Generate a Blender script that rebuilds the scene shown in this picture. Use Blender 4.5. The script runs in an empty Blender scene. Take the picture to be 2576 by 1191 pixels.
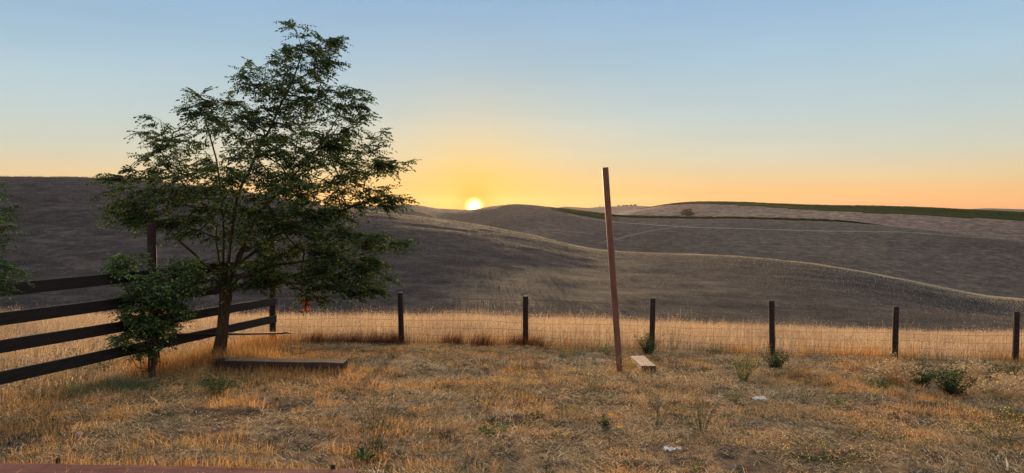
import bpy, math, random
import numpy as np
from mathutils import Vector, Matrix

# ------------------------------------------------------------------ camera, sky, sun, exposure
scene = bpy.context.scene
C = scene.collection
R = math.radians
F, CX, CY, PITCH = 1910.0, 1288.0, 595.5, R(2.11)      # lens measured on the 2576 px wide photo
EYE = 1.66
cam_data = bpy.data.cameras.new("camera")
cam = bpy.data.objects.new("camera", cam_data); C.objects.link(cam)
cam_data.sensor_width = 36.0
cam_data.lens = 36.0 * F / 2576.0
cam_data.clip_start, cam_data.clip_end = 0.1, 30000
cam.location = (0, 0, EYE)
cam.rotation_euler = (R(90) - PITCH, 0, 0)
scene.camera = cam

SUN_AZ = math.atan((1193 - CX) / F)                    # a little left of straight ahead
SUN_EL = R(2.9)
sun_dir = Vector((math.sin(SUN_AZ) * math.cos(SUN_EL), math.cos(SUN_AZ) * math.cos(SUN_EL), math.sin(SUN_EL)))

world = bpy.data.worlds.new("World"); scene.world = world
world.use_nodes = True
wn, wl = world.node_tree.nodes, world.node_tree.links
wn.clear()
def wnode(t, **k):
    n = wn.new(t)
    for a, b in k.items(): setattr(n, a, b)
    return n
def wmath(op, a, b=None, clamp=False):
    n = wnode('ShaderNodeMath', operation=op, use_clamp=clamp)
    for i, s in enumerate((a, b)):
        if s is None: continue
        if isinstance(s, (int, float)): n.inputs[i].default_value = s
        else: wl.new(s, n.inputs[i])
    return n.outputs[0]
w_out = wnode('ShaderNodeOutputWorld'); w_bg = wnode('ShaderNodeBackground')
sky = wnode('ShaderNodeTexSky', sky_type='NISHITA'); sky.sun_disc = False
sky.sun_elevation = R(1.5); sky.sun_rotation = SUN_AZ; sky.dust_density = 3.0; sky.air_density = 1.2; sky.ozone_density = 2.0
tc = wnode('ShaderNodeTexCoord')
sep = wnode('ShaderNodeSeparateXYZ'); wl.new(tc.outputs['Generated'], sep.inputs[0])
# elevation in degrees / 40
el = wmath('DIVIDE', wmath('MULTIPLY', wmath('ARCSINE', sep.outputs[2]), 57.2958), 40.0)
ramp = wnode('ShaderNodeValToRGB'); wl.new(el, ramp.inputs[0])
def lin(c):
    return tuple(((v / 255) / 12.92 if v / 255 <= .04045 else (((v / 255) + .055) / 1.055) ** 2.4) for v in c) + (1,)
stops = [(0.0, (230, 160, 104)), (0.025, (232, 178, 116)), (0.055, (220, 192, 146)), (0.10, (202, 200, 180)),
         (0.17, (182, 196, 196)), (0.27, (160, 186, 202)), (0.40, (138, 170, 203)), (0.62, (228, 231, 236)), (1.0, (244, 245, 250))]  # upper stops, above the view, brightened as added fill light for the foreground
ramp.color_ramp.elements[0].position = 0; ramp.color_ramp.elements[0].color = lin(stops[0][1])
ramp.color_ramp.elements[1].position = 1; ramp.color_ramp.elements[1].color = lin(stops[-1][1])
for p, c in stops[1:-1]:
    e = ramp.color_ramp.elements.new(p); e.color = lin(c)
# angular distance from the sun: glow in the air round it, flattened along the horizon
nrm = wnode('ShaderNodeVectorMath', operation='NORMALIZE'); wl.new(tc.outputs['Generated'], nrm.inputs[0])
dot = wnode('ShaderNodeVectorMath', operation='DOT_PRODUCT'); wl.new(nrm.outputs[0], dot.inputs[0])
vis_dir = Vector((math.sin(SUN_AZ), math.cos(SUN_AZ), math.tan(R(0.12)))).normalized()
dot.inputs[1].default_value = vis_dir
ang = wmath('MULTIPLY', wmath('ARCCOSINE', dot.outputs['Value']), 57.2958)      # degrees
def glow(width, power):                                                         # exp(-(a/w)^p)
    return wmath('EXPONENT', wmath('MULTIPLY', wmath('POWER', wmath('DIVIDE', ang, width), power), -1.0))
def mixc(fac, a, col, mode='MIX'):
    m = wnode('ShaderNodeMix', data_type='RGBA', blend_type=mode)
    wl.new(fac, m.inputs[0]); wl.new(a, m.inputs[6])
    if isinstance(col, tuple): m.inputs[7].default_value = col
    else: wl.new(col, m.inputs[7])
    return m.outputs[2]
low = wmath('SUBTRACT', 1.0, wmath('MULTIPLY', el, 3.0), True)
skyc = ramp.outputs[0]
skyc = mixc(wmath('MULTIPLY', wmath('MULTIPLY', glow(14, 1.5), wmath('POWER', low, 2.0)), 0.45), skyc, lin((255, 200, 84)))
skyc = mixc(wmath('MULTIPLY', glow(4.2, 1.2), 0.80), skyc, lin((255, 203, 78)))
add1 = mixc(wmath('MULTIPLY', glow(1.3, 1.8), .96), skyc, (1.35, 0.34, 0.0, 1))
disc = mixc(glow(0.42, 2.6), add1, (15.0, 9.0, 2.0, 1))
# faint streaks of thin high cloud
mp = wnode('ShaderNodeMapping'); wl.new(tc.outputs['Generated'], mp.inputs[0]); mp.inputs['Scale'].default_value = (1.2, 1.2, 7.0)
nz = wnode('ShaderNodeTexNoise'); wl.new(mp.outputs[0], nz.inputs[0]); nz.inputs['Scale'].default_value = 2.2; nz.inputs['Detail'].default_value = 5
var = wmath('ADD', wmath('MULTIPLY', nz.outputs[0], 0.20), 0.90)
vm = wnode('ShaderNodeVectorMath', operation='SCALE'); wl.new(disc, vm.inputs[0]); wl.new(var, vm.inputs['Scale'])
# plus the physical sky, weakly
sc = wnode('ShaderNodeVectorMath', operation='SCALE'); wl.new(sky.outputs[0], sc.inputs[0]); sc.inputs['Scale'].default_value = 0.0012
ad = wnode('ShaderNodeVectorMath', operation='ADD'); wl.new(vm.outputs[0], ad.inputs[0]); wl.new(sc.outputs[0], ad.inputs[1])
wl.new(ad.outputs[0], w_bg.inputs[0]); w_bg.inputs[1].default_value = 1.0
wl.new(w_bg.outputs[0], w_out.inputs[0])
world.cycles.sampling_method = 'MANUAL'; world.cycles.sample_map_resolution = 2048

sl = bpy.data.lights.new("sun_lamp", 'SUN'); so = bpy.data.objects.new("sun_lamp", sl); C.objects.link(so)
sl.energy = 5.0; sl.angle = R(0.9); sl.color = (1.0, 0.68, 0.36)
so.rotation_euler = sun_dir.to_track_quat('Z', 'Y').to_euler()

vs = scene.view_settings
vs.view_transform = 'Standard'; vs.look = 'None'; vs.gamma = 1; vs.exposure = 0.2
scene.cycles.max_bounces = 6; scene.cycles.diffuse_bounces = 3; scene.cycles.transmission_bounces = 4
scene.cycles.transparent_max_bounces = 6

rng = np.random.default_rng(7)
random.seed(5)

# ------------------------------------------------------------------ small helpers
def ray(px, py):                       # direction seen at a photo pixel (2576 px wide)
    u, v = (px - CX) / F, (CY - py) / F
    return np.array([u, math.cos(PITCH) + v * math.sin(PITCH), -math.sin(PITCH) + v * math.cos(PITCH)])
def W(px, py, d):                      # real point at depth d metres along that direction
    r = ray(px, py); t = d / r[1]
    return Vector((r[0] * t, d, EYE + r[2] * t))
def tag(o, label=None, cat=None, group=None, kind=None):
    if label: o['label'] = label
    if cat: o['category'] = cat
    if group: o['group'] = group
    if kind: o['kind'] = kind
    return o
def empty(name, loc, label, cat, group=None):
    o = bpy.data.objects.new(name, None); C.objects.link(o); o.location = loc; o.empty_display_size = .2
    return tag(o, label, cat, group)
def mesh_np(name, V, faces, mat, parent=None, smooth=False):
    """V (n,3) in world space; faces = list of (k, m) int arrays, m = corners per face"""
    me = bpy.data.meshes.new(name)
    V = np.asarray(V, dtype=np.float32)
    faces = [np.asarray(f) for f in faces if len(f)]
    loops = np.concatenate([f.ravel() for f in faces]).astype(np.int32)
    sizes = np.concatenate([np.full(len(f), f.shape[1]) for f in faces])
    starts = np.concatenate([[0], np.cumsum(sizes)[:-1]]).astype(np.int32)
    off = np.array(parent.location if parent else (0, 0, 0), dtype=np.float32)
    me.vertices.add(len(V)); me.vertices.foreach_set('co', (V - off).ravel())
    me.loops.add(len(loops)); me.loops.foreach_set('vertex_index', loops)
    me.polygons.add(len(sizes)); me.polygons.foreach_set('loop_start', starts)
    if smooth: me.polygons.foreach_set('use_smooth', np.ones(len(sizes), dtype=bool))
    me.update(calc_edges=True); me.validate()
    me.materials.append(mat)
    o = bpy.data.objects.new(name, me); C.objects.link(o)
    if parent: o.parent = parent
    return o

class Geo:                             # collects world-space polygons of several corner counts
    def __init__(s): s.v = []; s.n = 0; s.f = {}
    def add(s, verts, faces):
        s.v.append(np.asarray(verts, dtype=float).reshape(-1, 3))
        for f in faces: s.f.setdefault(len(f), []).append([i + s.n for i in f])
        s.n += len(s.v[-1])
    def addarr(s, V, F_):
        s.v.append(V.reshape(-1, 3)); s.f.setdefault(F_.shape[1], []).extend((F_ + s.n).tolist()); s.n += V.reshape(-1, 3).shape[0]
    def tube(s, pts, rad, n=6, cap=True, jag=0.0):
        pts = [Vector(p) for p in pts]
        if isinstance(rad, (int, float)): rad = [rad] * len(pts)
        vs_, ref = [], None
        for i, p in enumerate(pts):
            d = (pts[min(i + 1, len(pts) - 1)] - pts[max(i - 1, 0)]).normalized()
            if ref is None:
                ref = Vector((1, 0, 0)) if abs(d.x) < .8 else Vector((0, 1, 0))
            a = (ref - d * ref.dot(d)).normalized(); ref = a; b = d.cross(a)
            for k in range(n):
                t = 2 * math.pi * k / n
                r = rad[i] * (1 + (random.uniform(-jag, jag) if jag else 0))
                vs_.append(p + a * (r * math.cos(t)) + b * (r * math.sin(t)))
        fs = []
        for i in range(len(pts) - 1):
            for k in range(n):
                k2 = (k + 1) % n
                fs.append((i * n + k, i * n + k2, (i + 1) * n + k2, (i + 1) * n + k))
        if cap:
            fs.append(tuple(range(n - 1, -1, -1))); fs.append(tuple((len(pts) - 1) * n + k for k in range(n)))
        s.add([tuple(v) for v in vs_], fs)
    def build(s, name, mat, parent=None, smooth=False):
        return mesh_np(name, np.concatenate(s.v), [np.array(f) for f in s.f.values()], mat, parent, smooth)

def box_obj(name, size, mat, parent, matrix, bevel=.006, cuts=0, wob=0.0):
    """bevelled, slightly uneven timber of size (x,y,z); matrix in the parent's space"""
    import bmesh
    bm = bmesh.new()
    n = max(1, cuts)
    xs = np.linspace(-.5, .5, n + 1)
    ring = [(-.5, -.5), (.5, -.5), (.5, .5), (-.5, .5)]
    rows = []
    for x in xs:
        wy, wz = random.uniform(-wob, wob), random.uniform(-wob, wob)
        rows.append([bm.verts.new((x * size[0], a * size[1] + wy, b * size[2] + wz)) for a, b in ring])
    for i in range(n):
        for k in range(4):
            bm.faces.new((rows[i][k], rows[i][(k + 1) % 4], rows[i + 1][(k + 1) % 4], rows[i + 1][k]))
    bm.faces.new(rows[0][::-1]); bm.faces.new(rows[-1])
    bmesh.ops.recalc_face_normals(bm, faces=bm.faces)
    if bevel:
        es = [e for e in bm.edges if len(e.link_faces) == 2 and e.calc_face_angle() > .6]
        bmesh.ops.bevel(bm, geom=es, offset=bevel, segments=2, affect='EDGES', profile=.6)
    me = bpy.data.meshes.new(name); bm.to_mesh(me); bm.free(); me.materials.append(mat)
    o = bpy.data.objects.new(name, me); C.objects.link(o)
    if parent: o.parent = parent
    o.matrix_basis = matrix
    return o

# ------------------------------------------------------------------ noise
def _h(i, j, s):
    n = (i.astype(np.int64) * 374761393 + j.astype(np.int64) * 668265263 + s * 1442695041) & 0x7fffffff
    n = ((n ^ (n >> 13)) * 1274126177) & 0x7fffffff
    return ((n ^ (n >> 16)) & 0xffff) / 65535.0
def vnoise(x, y, s=0):
    i, j = np.floor(x), np.floor(y); fx, fy = x - i, y - j
    fx, fy = fx * fx * (3 - 2 * fx), fy * fy * (3 - 2 * fy)
    a, b, c, d = _h(i, j, s), _h(i + 1, j, s), _h(i, j + 1, s), _h(i + 1, j + 1, s)
    return (a * (1 - fx) + b * fx) * (1 - fy) + (c * (1 - fx) + d * fx) * fy
def fbm(x, y, s=0, o=4):
    t, a, n = 0, .5, 0
    for k in range(o): t = t + a * vnoise(x * 2 ** k, y * 2 ** k, s + k * 17); n += a; a *= .5
    return t / n
def sst(t): t = np.clip(t, 0, 1); return t * t * (3 - 2 * t)

# ------------------------------------------------------------------ terrain
def prof(pts):                         # smooth function of u = x / y from (photo px, value) pairs
    xs = np.array([(p[0] - CX) / F for p in pts]); ys = np.array([p[1] for p in pts], float)
    d = np.gradient(ys, xs)
    def f(u):
        u = np.clip(u, xs[0], xs[-1]); k = np.clip(np.searchsorted(xs, u) - 1, 0, len(xs) - 2)
        h = xs[k + 1] - xs[k]; t = (u - xs[k]) / h
        # catmull-rom with limited slopes
        m = (ys[k + 1] - ys[k]) / h
        d0 = np.where(d[k] * m > 0, np.sign(m) * np.minimum(abs(d[k]), 2 * abs(m)), 0)
        d1 = np.where(d[k + 1] * m > 0, np.sign(m) * np.minimum(abs(d[k + 1]), 2 * abs(m)), 0)
        return ((2 * t**3 - 3 * t**2 + 1) * ys[k] + (t**3 - 2 * t**2 + t) * h * d0
                + (-2 * t**3 + 3 * t**2) * ys[k + 1] + (t**3 - t**2) * h * d1)
    return f
HY = 525.0
cB = prof([(-1800, 430), (-600, 438), (0, 447), (262, 452), (450, 465), (650, 490), (870, 524), (1000, 539), (1190, 567), (1345, 597), (1480, 629),
           (1560, 638), (1690, 644), (1830, 650), (1960, 663), (2100, 685), (2250, 717), (2400, 751), (2500, 770), (2576, 779), (2900, 810), (4300, 850)])
dB = prof([(-1800, 230), (0, 215), (600, 225), (870, 215), (1345, 185), (1560, 170), (1830, 160), (2250, 128), (2576, 108), (4300, 95)])
cD = prof([(-1800, 520), (600, 510), (870, 519), (930, 520), (1035, 515), (1110, 526), (1180, 528), (1240, 519), (1290, 514.5), (1345, 517), (1390, 522),
           (1500, 540), (1570, 547), (1700, 550), (1900, 552), (2000, 554), (2100, 558), (2200, 565), (2300, 574), (2450, 593), (2576, 607), (2900, 650), (4300, 720)])
dD = prof([(-1800, 850), (600, 850), (1035, 840), (1180, 940), (1290, 780), (1500, 700), (1700, 660), (2100, 600), (2576, 520), (4300, 420)])
cE = prof([(-1800, 530), (1200, 540), (1480, 546), (1545, 540), (1580, 530), (1620, 524), (1680, 516), (1760, 510), (1850, 511), (2000, 517), (2300, 524),
           (2440, 530), (2576, 537), (2900, 550), (4300, 580)])
dE = prof([(-1800, 1450), (1480, 1400), (1760, 1300), (2000, 1200), (2576, 1100), (4300, 1000)])
cF = prof([(-1800, 535), (1200, 533), (1380, 528), (1420, 520), (1480, 523), (1520, 520), (1560, 519), (1600, 518), (1640, 520), (1760, 527), (2200, 532), (2410, 528), (2480, 524.5), (2576, 527), (4300, 535)])
foot = prof([(-1800, 800), (0, 800), (1200, 812), (1700, 832), (2100, 845), (2576, 850), (4300, 870)])
def slope(py): return (HY - py) / F
Y0 = 62.0
def terrain(x, y, detail=True):
    x = np.asarray(x, float); y = np.asarray(y, float)
    t = np.maximum(0, y - 15)
    yy = np.maximum(y, -3)
    z1 = -.069 * yy - .0042 * np.minimum(t, 40)**2 - .030 * np.clip(x + 2.2, 0, 16) * sst((y + 4) / 12)
    if detail:
        yard = sst((17 - y) / 3)
        z1 = z1 + .07 * (fbm(x * .8, y * .8, 3, 3) - .5) + .09 * (fbm(x * 2.4, y * 2.4, 9, 3) - .5) * yard + .15 * (fbm(x * .2, y * .2, 31, 2) - .5) * sst((y - 17) / 10)
    ys = np.maximum(y, Y0); u = x / ys
    uf = np.clip(u, -1.6, 1.6)
    d = [np.full_like(uf, Y0)]; z = [slope(foot(uf)) * Y0]
    b, sb = dB(uf), slope(cB(uf)); D, sD = dD(uf), slope(cD(uf)); E, sE = dE(uf), slope(cE(uf)); sF = slope(cF(uf))
    d.append(b); z.append(sb * b)
    v = b + .38 * (D - b); d.append(v); z.append(np.minimum(sb - .022, sD - .03) * v)
    d.append(D); z.append(sD * D)
    v = D + .42 * (E - D); d.append(v); z.append(np.minimum(sD, sE) * v - 9 - .010 * v)
    d.append(E); z.append(sE * E)
    v = E * 1.5; d.append(v); z.append(np.minimum(sE, sF) * v - 22)
    fF = np.full_like(uf, 2700.0); d.append(fF); z.append(sF * fF)
    d.append(fF * 2); z.append(slope(540) * fF * 2)
    zh = np.zeros_like(uf) + z[-1]
    for k in range(len(d) - 1, 0, -1):
        tt = np.clip((ys - d[k - 1]) / (d[k] - d[k - 1]), 0, 1)
        s = sst(tt) if k > 1 else sst(tt) * .75 + tt * .25 * (2 - tt)
        zh = np.where(ys < d[k], z[k - 1] + (z[k] - z[k - 1]) * s, zh)
    zh = zh + EYE
    if detail:
        amp = np.clip((ys - Y0) / 60, 0, 1)
        zh = zh + amp * (1.0 * (fbm(x / 45, y / 38, 5, 3) - .5) + .35 * (fbm(x / 6, y / 6, 8, 3) - .5))
    m = sst((y - 32) / (Y0 - 32))
    return z1 * (1 - m) + zh * m
def gz(x, y): return float(terrain(np.array([x]), np.array([y]))[0])
def on(px, py, dmin=3.0, dmax=4000.0): # where the view direction of a photo pixel meets the land
    ys = np.geomspace(dmin, dmax, 6000); r = ray(px, py); t = ys / r[1]
    hit = np.nonzero(EYE + r[2] * t < terrain(r[0] * t, ys))[0]
    k = hit[0] if len(hit) else len(ys) - 1
    y = ys[k]; x = r[0] * t[k]
    return Vector((x, y, gz(x, y)))

# ------------------------------------------------------------------ materials
def new_mat(name):
    m = bpy.data.materials.new(name); m.use_nodes = True; m.node_tree.nodes.clear(); return m, m.node_tree
def N(nt, t, **k):
    n = nt.nodes.new(t)
    for a, b in k.items(): setattr(n, a, b)
    return n
def coords(nt, scale=(1, 1, 1)):
    g = N(nt, 'ShaderNodeTexCoord'); m = N(nt, 'ShaderNodeMapping'); m.inputs['Scale'].default_value = scale
    nt.links.new(g.outputs['Object'], m.inputs[0]); return m.outputs[0]
def wcoords(nt, scale=(1, 1, 1)):
    g = N(nt, 'ShaderNodeNewGeometry'); m = N(nt, 'ShaderNodeMapping'); m.inputs['Scale'].default_value = scale
    nt.links.new(g.outputs['Position'], m.inputs[0]); return m.outputs[0]
def noise(nt, vec, scale, detail=4, rough=.55, dist=0):
    n = N(nt, 'ShaderNodeTexNoise'); n.inputs['Scale'].default_value = scale; n.inputs['Detail'].default_value = detail
    n.inputs['Roughness'].default_value = rough; n.inputs['Distortion'].default_value = dist
    nt.links.new(vec, n.inputs['Vector']); return n.outputs[0]
def cramp(nt, fac, stops, mode='LINEAR'):
    r = N(nt, 'ShaderNodeValToRGB'); r.color_ramp.interpolation = mode
    r.color_ramp.elements[0].position = stops[0][0]; r.color_ramp.elements[0].color = tuple(stops[0][1]) + (1,)
    r.color_ramp.elements[1].position = stops[-1][0]; r.color_ramp.elements[1].color = tuple(stops[-1][1]) + (1,)
    for p, c in stops[1:-1]: r.color_ramp.elements.new(p).color = tuple(c) + (1,)
    nt.links.new(fac, r.inputs[0]); return r.outputs[0]
def mix(nt, fac, a, b, mode='MIX'):
    m = N(nt, 'ShaderNodeMix', data_type='RGBA', blend_type=mode)
    for i, s in ((0, fac), (6, a), (7, b)):
        if isinstance(s, (int, float)): m.inputs[i].default_value = s
        elif isinstance(s, tuple): m.inputs[i].default_value = s if len(s) == 4 else s + (1,)
        else: nt.links.new(s, m.inputs[i])
    return m.outputs[2]
def bump(nt, h, strength=.5, dist=.02, normal=None):
    b = N(nt, 'ShaderNodeBump'); b.inputs['Strength'].default_value = strength; b.inputs['Distance'].default_value = dist
    nt.links.new(h, b.inputs['Height'])
    if normal is not None: nt.links.new(normal, b.inputs['Normal'])
    return b.outputs[0]
def principled(nt, col, rough=.9, normal=None, spec=.2):
    p = N(nt, 'ShaderNodeBsdfPrincipled'); o = N(nt, 'ShaderNodeOutputMaterial')
    if isinstance(col, tuple): p.inputs['Base Color'].default_value = col if len(col) == 4 else col + (1,)
    else: nt.links.new(col, p.inputs['Base Color'])
    if isinstance(rough, (int, float)): p.inputs['Roughness'].default_value = rough
    else: nt.links.new(rough, p.inputs['Roughness'])
    p.inputs['Specular IOR Level'].default_value = spec
    if normal is not None: nt.links.new(normal, p.inputs['Normal'])
    nt.links.new(p.outputs[0], o.inputs[0]); return p
def blade_mat(name, stops, patch=None, trans=.45, patch_scale=.5, gloss=0.0, patch_mix=.6):
    """thin plant matter: a colour of its own per blade, patches across the land, light passing through"""
    m, nt = new_mat(name)
    g = N(nt, 'ShaderNodeNewGeometry')
    col = cramp(nt, g.outputs['Random Per Island'], stops)
    if patch:
        pn = noise(nt, wcoords(nt), patch_scale, 4, .6)
        col = mix(nt, patch_mix, col, cramp(nt, pn, patch), 'MULTIPLY')
    d = N(nt, 'ShaderNodeBsdfDiffuse'); t = N(nt, 'ShaderNodeBsdfTranslucent'); x = N(nt, 'ShaderNodeMixShader'); o = N(nt, 'ShaderNodeOutputMaterial')
    nt.links.new(col, d.inputs[0]); nt.links.new(col, t.inputs[0]); x.inputs[0].default_value = trans
    nt.links.new(d.outputs[0], x.inputs[1]); nt.links.new(t.outputs[0], x.inputs[2])
    out = x.outputs[0]
    if gloss:
        gl = N(nt, 'ShaderNodeBsdfGlossy'); gl.inputs['Roughness'].default_value = .45; gl.inputs[0].default_value = (.6, .65, .7, 1)
        y = N(nt, 'ShaderNodeMixShader'); y.inputs[0].default_value = gloss
        nt.links.new(out, y.inputs[1]); nt.links.new(gl.outputs[0], y.inputs[2]); out = y.outputs[0]
    nt.links.new(out, o.inputs[0]); return m

# soil and litter of the yard
M_ground, nt = new_mat('ground_soil_and_straw')
v = wcoords(nt)
big = noise(nt, v, .55, 5, .6); mid = noise(nt, v, 4, 5, .65); fine = noise(nt, wcoords(nt, (1, .6, 1)), 42, 4, .7, .8)
c1 = cramp(nt, mid, [(.30, (.028, .022, .020)), (.46, (.09, .062, .044)), (.60, (.24, .155, .090)), (.75, (.27, .21, .15))])
c1 = mix(nt, .55, c1, cramp(nt, fine, [(.30, (.25, .22, .20)), (.52, (.85, .78, .70)), (.70, (1.5, 1.4, 1.25))]), 'MULTIPLY')
c1 = mix(nt, .6, c1, cramp(nt, big, [(.35, (.72, .70, .68)), (.5, (1.0, .92, .80)), (.65, (1.25, .95, .66))]), 'MULTIPLY')
principled(nt, c1, .95, bump(nt, fine, .9, .03, bump(nt, mid, .6, .06)), .1)

# dry hill grass, dull and faintly striped by grazing
def hill_mat(name, scale, tint, rim=0):
    m, nt = new_mat(name)
    v = wcoords(nt); st = wcoords(nt, (.8, .8, .8))
    big = noise(nt, v, .012 * scale, 5, .6); mid = noise(nt, st, .34 * scale, 7, .78); fine = noise(nt, wcoords(nt, (.6, .6, 1.6)), 2.2 * scale, 6, .9)
    c = cramp(nt, mid, [(.32, (.052, .045, .044)), (.46, (.10, .084, .074)), (.55, (.155, .130, .108)), (.68, (.26, .215, .17))])
    c = mix(nt, .85, c, cramp(nt, fine, [(.30, (.32, .32, .35)), (.48, (.85, .83, .80)), (.58, (1.15, 1.1, 1.0)), (.72, (2.1, 1.9, 1.6))]), 'MULTIPLY')
    c = mix(nt, .7, c, cramp(nt, big, [(.36, (.62, .62, .66)), (.5, (1, 1, 1)), (.66, (1.35, 1.28, 1.12))]), 'MULTIPLY')
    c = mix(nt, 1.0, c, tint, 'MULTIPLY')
    principled(nt, c, .95, bump(nt, fine, .8, .35, bump(nt, mid, .5, 1.0)), .05)
    return m
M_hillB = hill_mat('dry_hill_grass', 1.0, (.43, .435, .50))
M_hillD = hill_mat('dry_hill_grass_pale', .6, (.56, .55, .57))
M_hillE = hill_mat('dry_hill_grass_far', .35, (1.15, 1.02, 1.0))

def wood_mat(name, dark, light, scale=1.0, rough=.8, spec=.25):
    m, nt = new_mat(name)
    g = coords(nt, (1.2 * scale, 22 * scale, 22 * scale)); n1 = noise(nt, g, 1.6, 6, .65, 1.2)
    n2 = noise(nt, coords(nt, (.8, 3, 3)), 2.2, 4, .6)
    c = cramp(nt, n1, [(.3, dark), (.55, tuple((a + b) / 2 for a, b in zip(dark, light))), (.75, light)])
    c = mix(nt, .55, c, cramp(nt, n2, [(.35, (.55, .55, .58)), (.65, (1.25, 1.2, 1.15))]), 'MULTIPLY')
    principled(nt, c, rough, bump(nt, n1, .5, .006), spec); return m
M_rail = wood_mat('weathered_rail_wood', (.005, .004, .004), (.026, .019, .016))
M_post = wood_mat('dark_post_wood', (.010, .006, .005), (.045, .024, .017))
M_red = wood_mat('red_brown_stained_wood', (.085, .032, .020), (.25, .095, .058), 1.0, .6, .35)
M_timber = wood_mat('dark_purple_timber', (.026, .013, .011), (.075, .042, .036), 1.0, .75, .2)
M_edge = wood_mat('faded_red_timber', (.12, .050, .036), (.26, .115, .085), 1.4, .9, .05)
M_pale = wood_mat('pale_cut_wood', (.20, .13, .09), (.44, .31, .22), 1.0, .8)
M_bark, nt = new_mat('tree_bark')
b1 = noise(nt, coords(nt, (14, 14, 2.2)), 1.8, 6, .7, .6)
principled(nt, cramp(nt, b1, [(.3, (.022, .014, .010)), (.55, (.085, .052, .034)), (.75, (.17, .11, .075))]), .95, bump(nt, b1, 1, .03), .1)
M_metal, nt = new_mat('galvanised_pipe')
mn = noise(nt, coords(nt), 9, 4, .6)
principled(nt, cramp(nt, mn, [(.3, (.03, .028, .028)), (.7, (.09, .08, .075))]), .5, None, .5).inputs['Metallic'].default_value = .5
M_wire, nt = new_mat('rusty_wire')
wn_ = noise(nt, wcoords(nt), 14, 3, .6)
principled(nt, cramp(nt, wn_, [(.3, (.035, .025, .020)), (.7, (.12, .08, .055))]), .7, None, .3)
M_white, nt = new_mat('weathered_white_scrap')
principled(nt, cramp(nt, noise(nt, wcoords(nt), 20, 4), [(.3, (.36, .34, .33)), (.7, (.62, .60, .58))]), .6)
M_stone, nt = new_mat('pale_stone')
sn = noise(nt, wcoords(nt), 35, 5)
principled(nt, cramp(nt, sn, [(.3, (.16, .13, .105)), (.7, (.40, .33, .27))]), .85, bump(nt, sn, .6, .01))

M_leaf = blade_mat('locust_leaf', [(0, (.012, .025, .010)), (.5, (.028, .055, .015)), (.85, (.070, .105, .024)), (1, (.17, .18, .04))],
                   [(.35, (.6, .75, .7)), (.62, (1.5, 1.25, .8))], .50, 1.3, .03)
M_leaf2 = blade_mat('sapling_leaf', [(0, (.018, .034, .010)), (.6, (.045, .080, .018)), (1, (.13, .19, .035))], [(.35, (.6, .7, .7)), (.6, (1.3, 1.2, .9))], .38, 2.0, .05)
M_deadleaf = blade_mat('dead_orange_leaf', [(0, (.25, .05, .02)), (1, (.50, .13, .04))], None, .5)
M_weed = blade_mat('weed_leaf', [(0, (.035, .070, .020)), (.5, (.070, .115, .030)), (1, (.15, .19, .06))], None, .38)
M_weed_dark = blade_mat('dark_weed_leaf', [(0, (.020, .040, .016)), (.5, (.045, .075, .028)), (1, (.10, .13, .055))], None, .35)
M_weed_pale = blade_mat('pale_weed_stem', [(0, (.10, .115, .045)), (.5, (.17, .18, .07)), (1, (.28, .26, .12))], None, .35)
M_yellow = blade_mat('yellow_petal', [(0, (.75, .45, .03)), (1, (.85, .68, .12))], None, .4)
M_orange = blade_mat('orange_petal', [(0, (.75, .30, .02)), (1, (.85, .45, .05))], None, .4)
M_cream = blade_mat('cream_seed_head', [(0, (.36, .26, .15)), (1, (.62, .48, .30))], None, .5)
M_strand = blade_mat('straw_litter', [(0, (.08, .055, .035)), (.25, (.28, .20, .115)), (.5, (.50, .37, .20)), (.75, (.68, .52, .31)), (.93, (.80, .66, .44)), (1, (.90, .80, .64))],
                     [(.36, (.42, .46, .50)), (.47, (.95, .92, .86)), (.60, (1.4, 1.08, .74))], .40, .9, 0, .65)
M_tuft = blade_mat('orange_stubble', [(0, (.15, .070, .026)), (.4, (.52, .28, .095)), (.8, (.76, .46, .17)), (1, (.85, .62, .32))],
                   [(.35, (.62, .60, .55)), (.5, (.95, .85, .72)), (.65, (1.35, .95, .60))], .45, .8, 0, .6)
M_greygreen = blade_mat('grey_green_sprig', [(0, (.055, .065, .035)), (.6, (.12, .13, .065)), (1, (.20, .20, .11))], None, .4)
M_field = blade_mat('golden_field_grass', [(0, (.24, .15, .085)), (.4, (.52, .36, .22)), (.8, (.70, .53, .34)), (1, (.84, .72, .54))],
                    [(.38, (.72, .66, .62)), (.62, (1.2, 1.08, .92))], .50, .5, 0, .8)
M_rust = blade_mat('rust_brown_weed', [(0, (.045, .018, .012)), (.6, (.15, .055, .030)), (1, (.32, .14, .07))], None, .4)
M_vine = blade_mat('vine_leaf', [(0, (.008, .020, .005)), (.5, (.016, .038, .009)), (1, (.035, .065, .015))], None, .3)
M_oak = blade_mat('far_tree_leaf', [(0, (.008, .012, .006)), (1, (.028, .036, .016))], None, .2)
M_track, nt = new_mat('worn_track_soil')
tn = noise(nt, wcoords(nt, (.5, 1, 1)), .5, 5, .7)
principled(nt, cramp(nt, tn, [(.3, (.055, .045, .042)), (.7, (.11, .085, .07))]), .95)
M_trackp, nt = new_mat('pale_track_soil')
tn = noise(nt, wcoords(nt, (.5, 1, 1)), .5, 5, .7)
principled(nt, cramp(nt, tn, [(.3, (.11, .09, .078)), (.7, (.21, .17, .14))]), .95)

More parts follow.
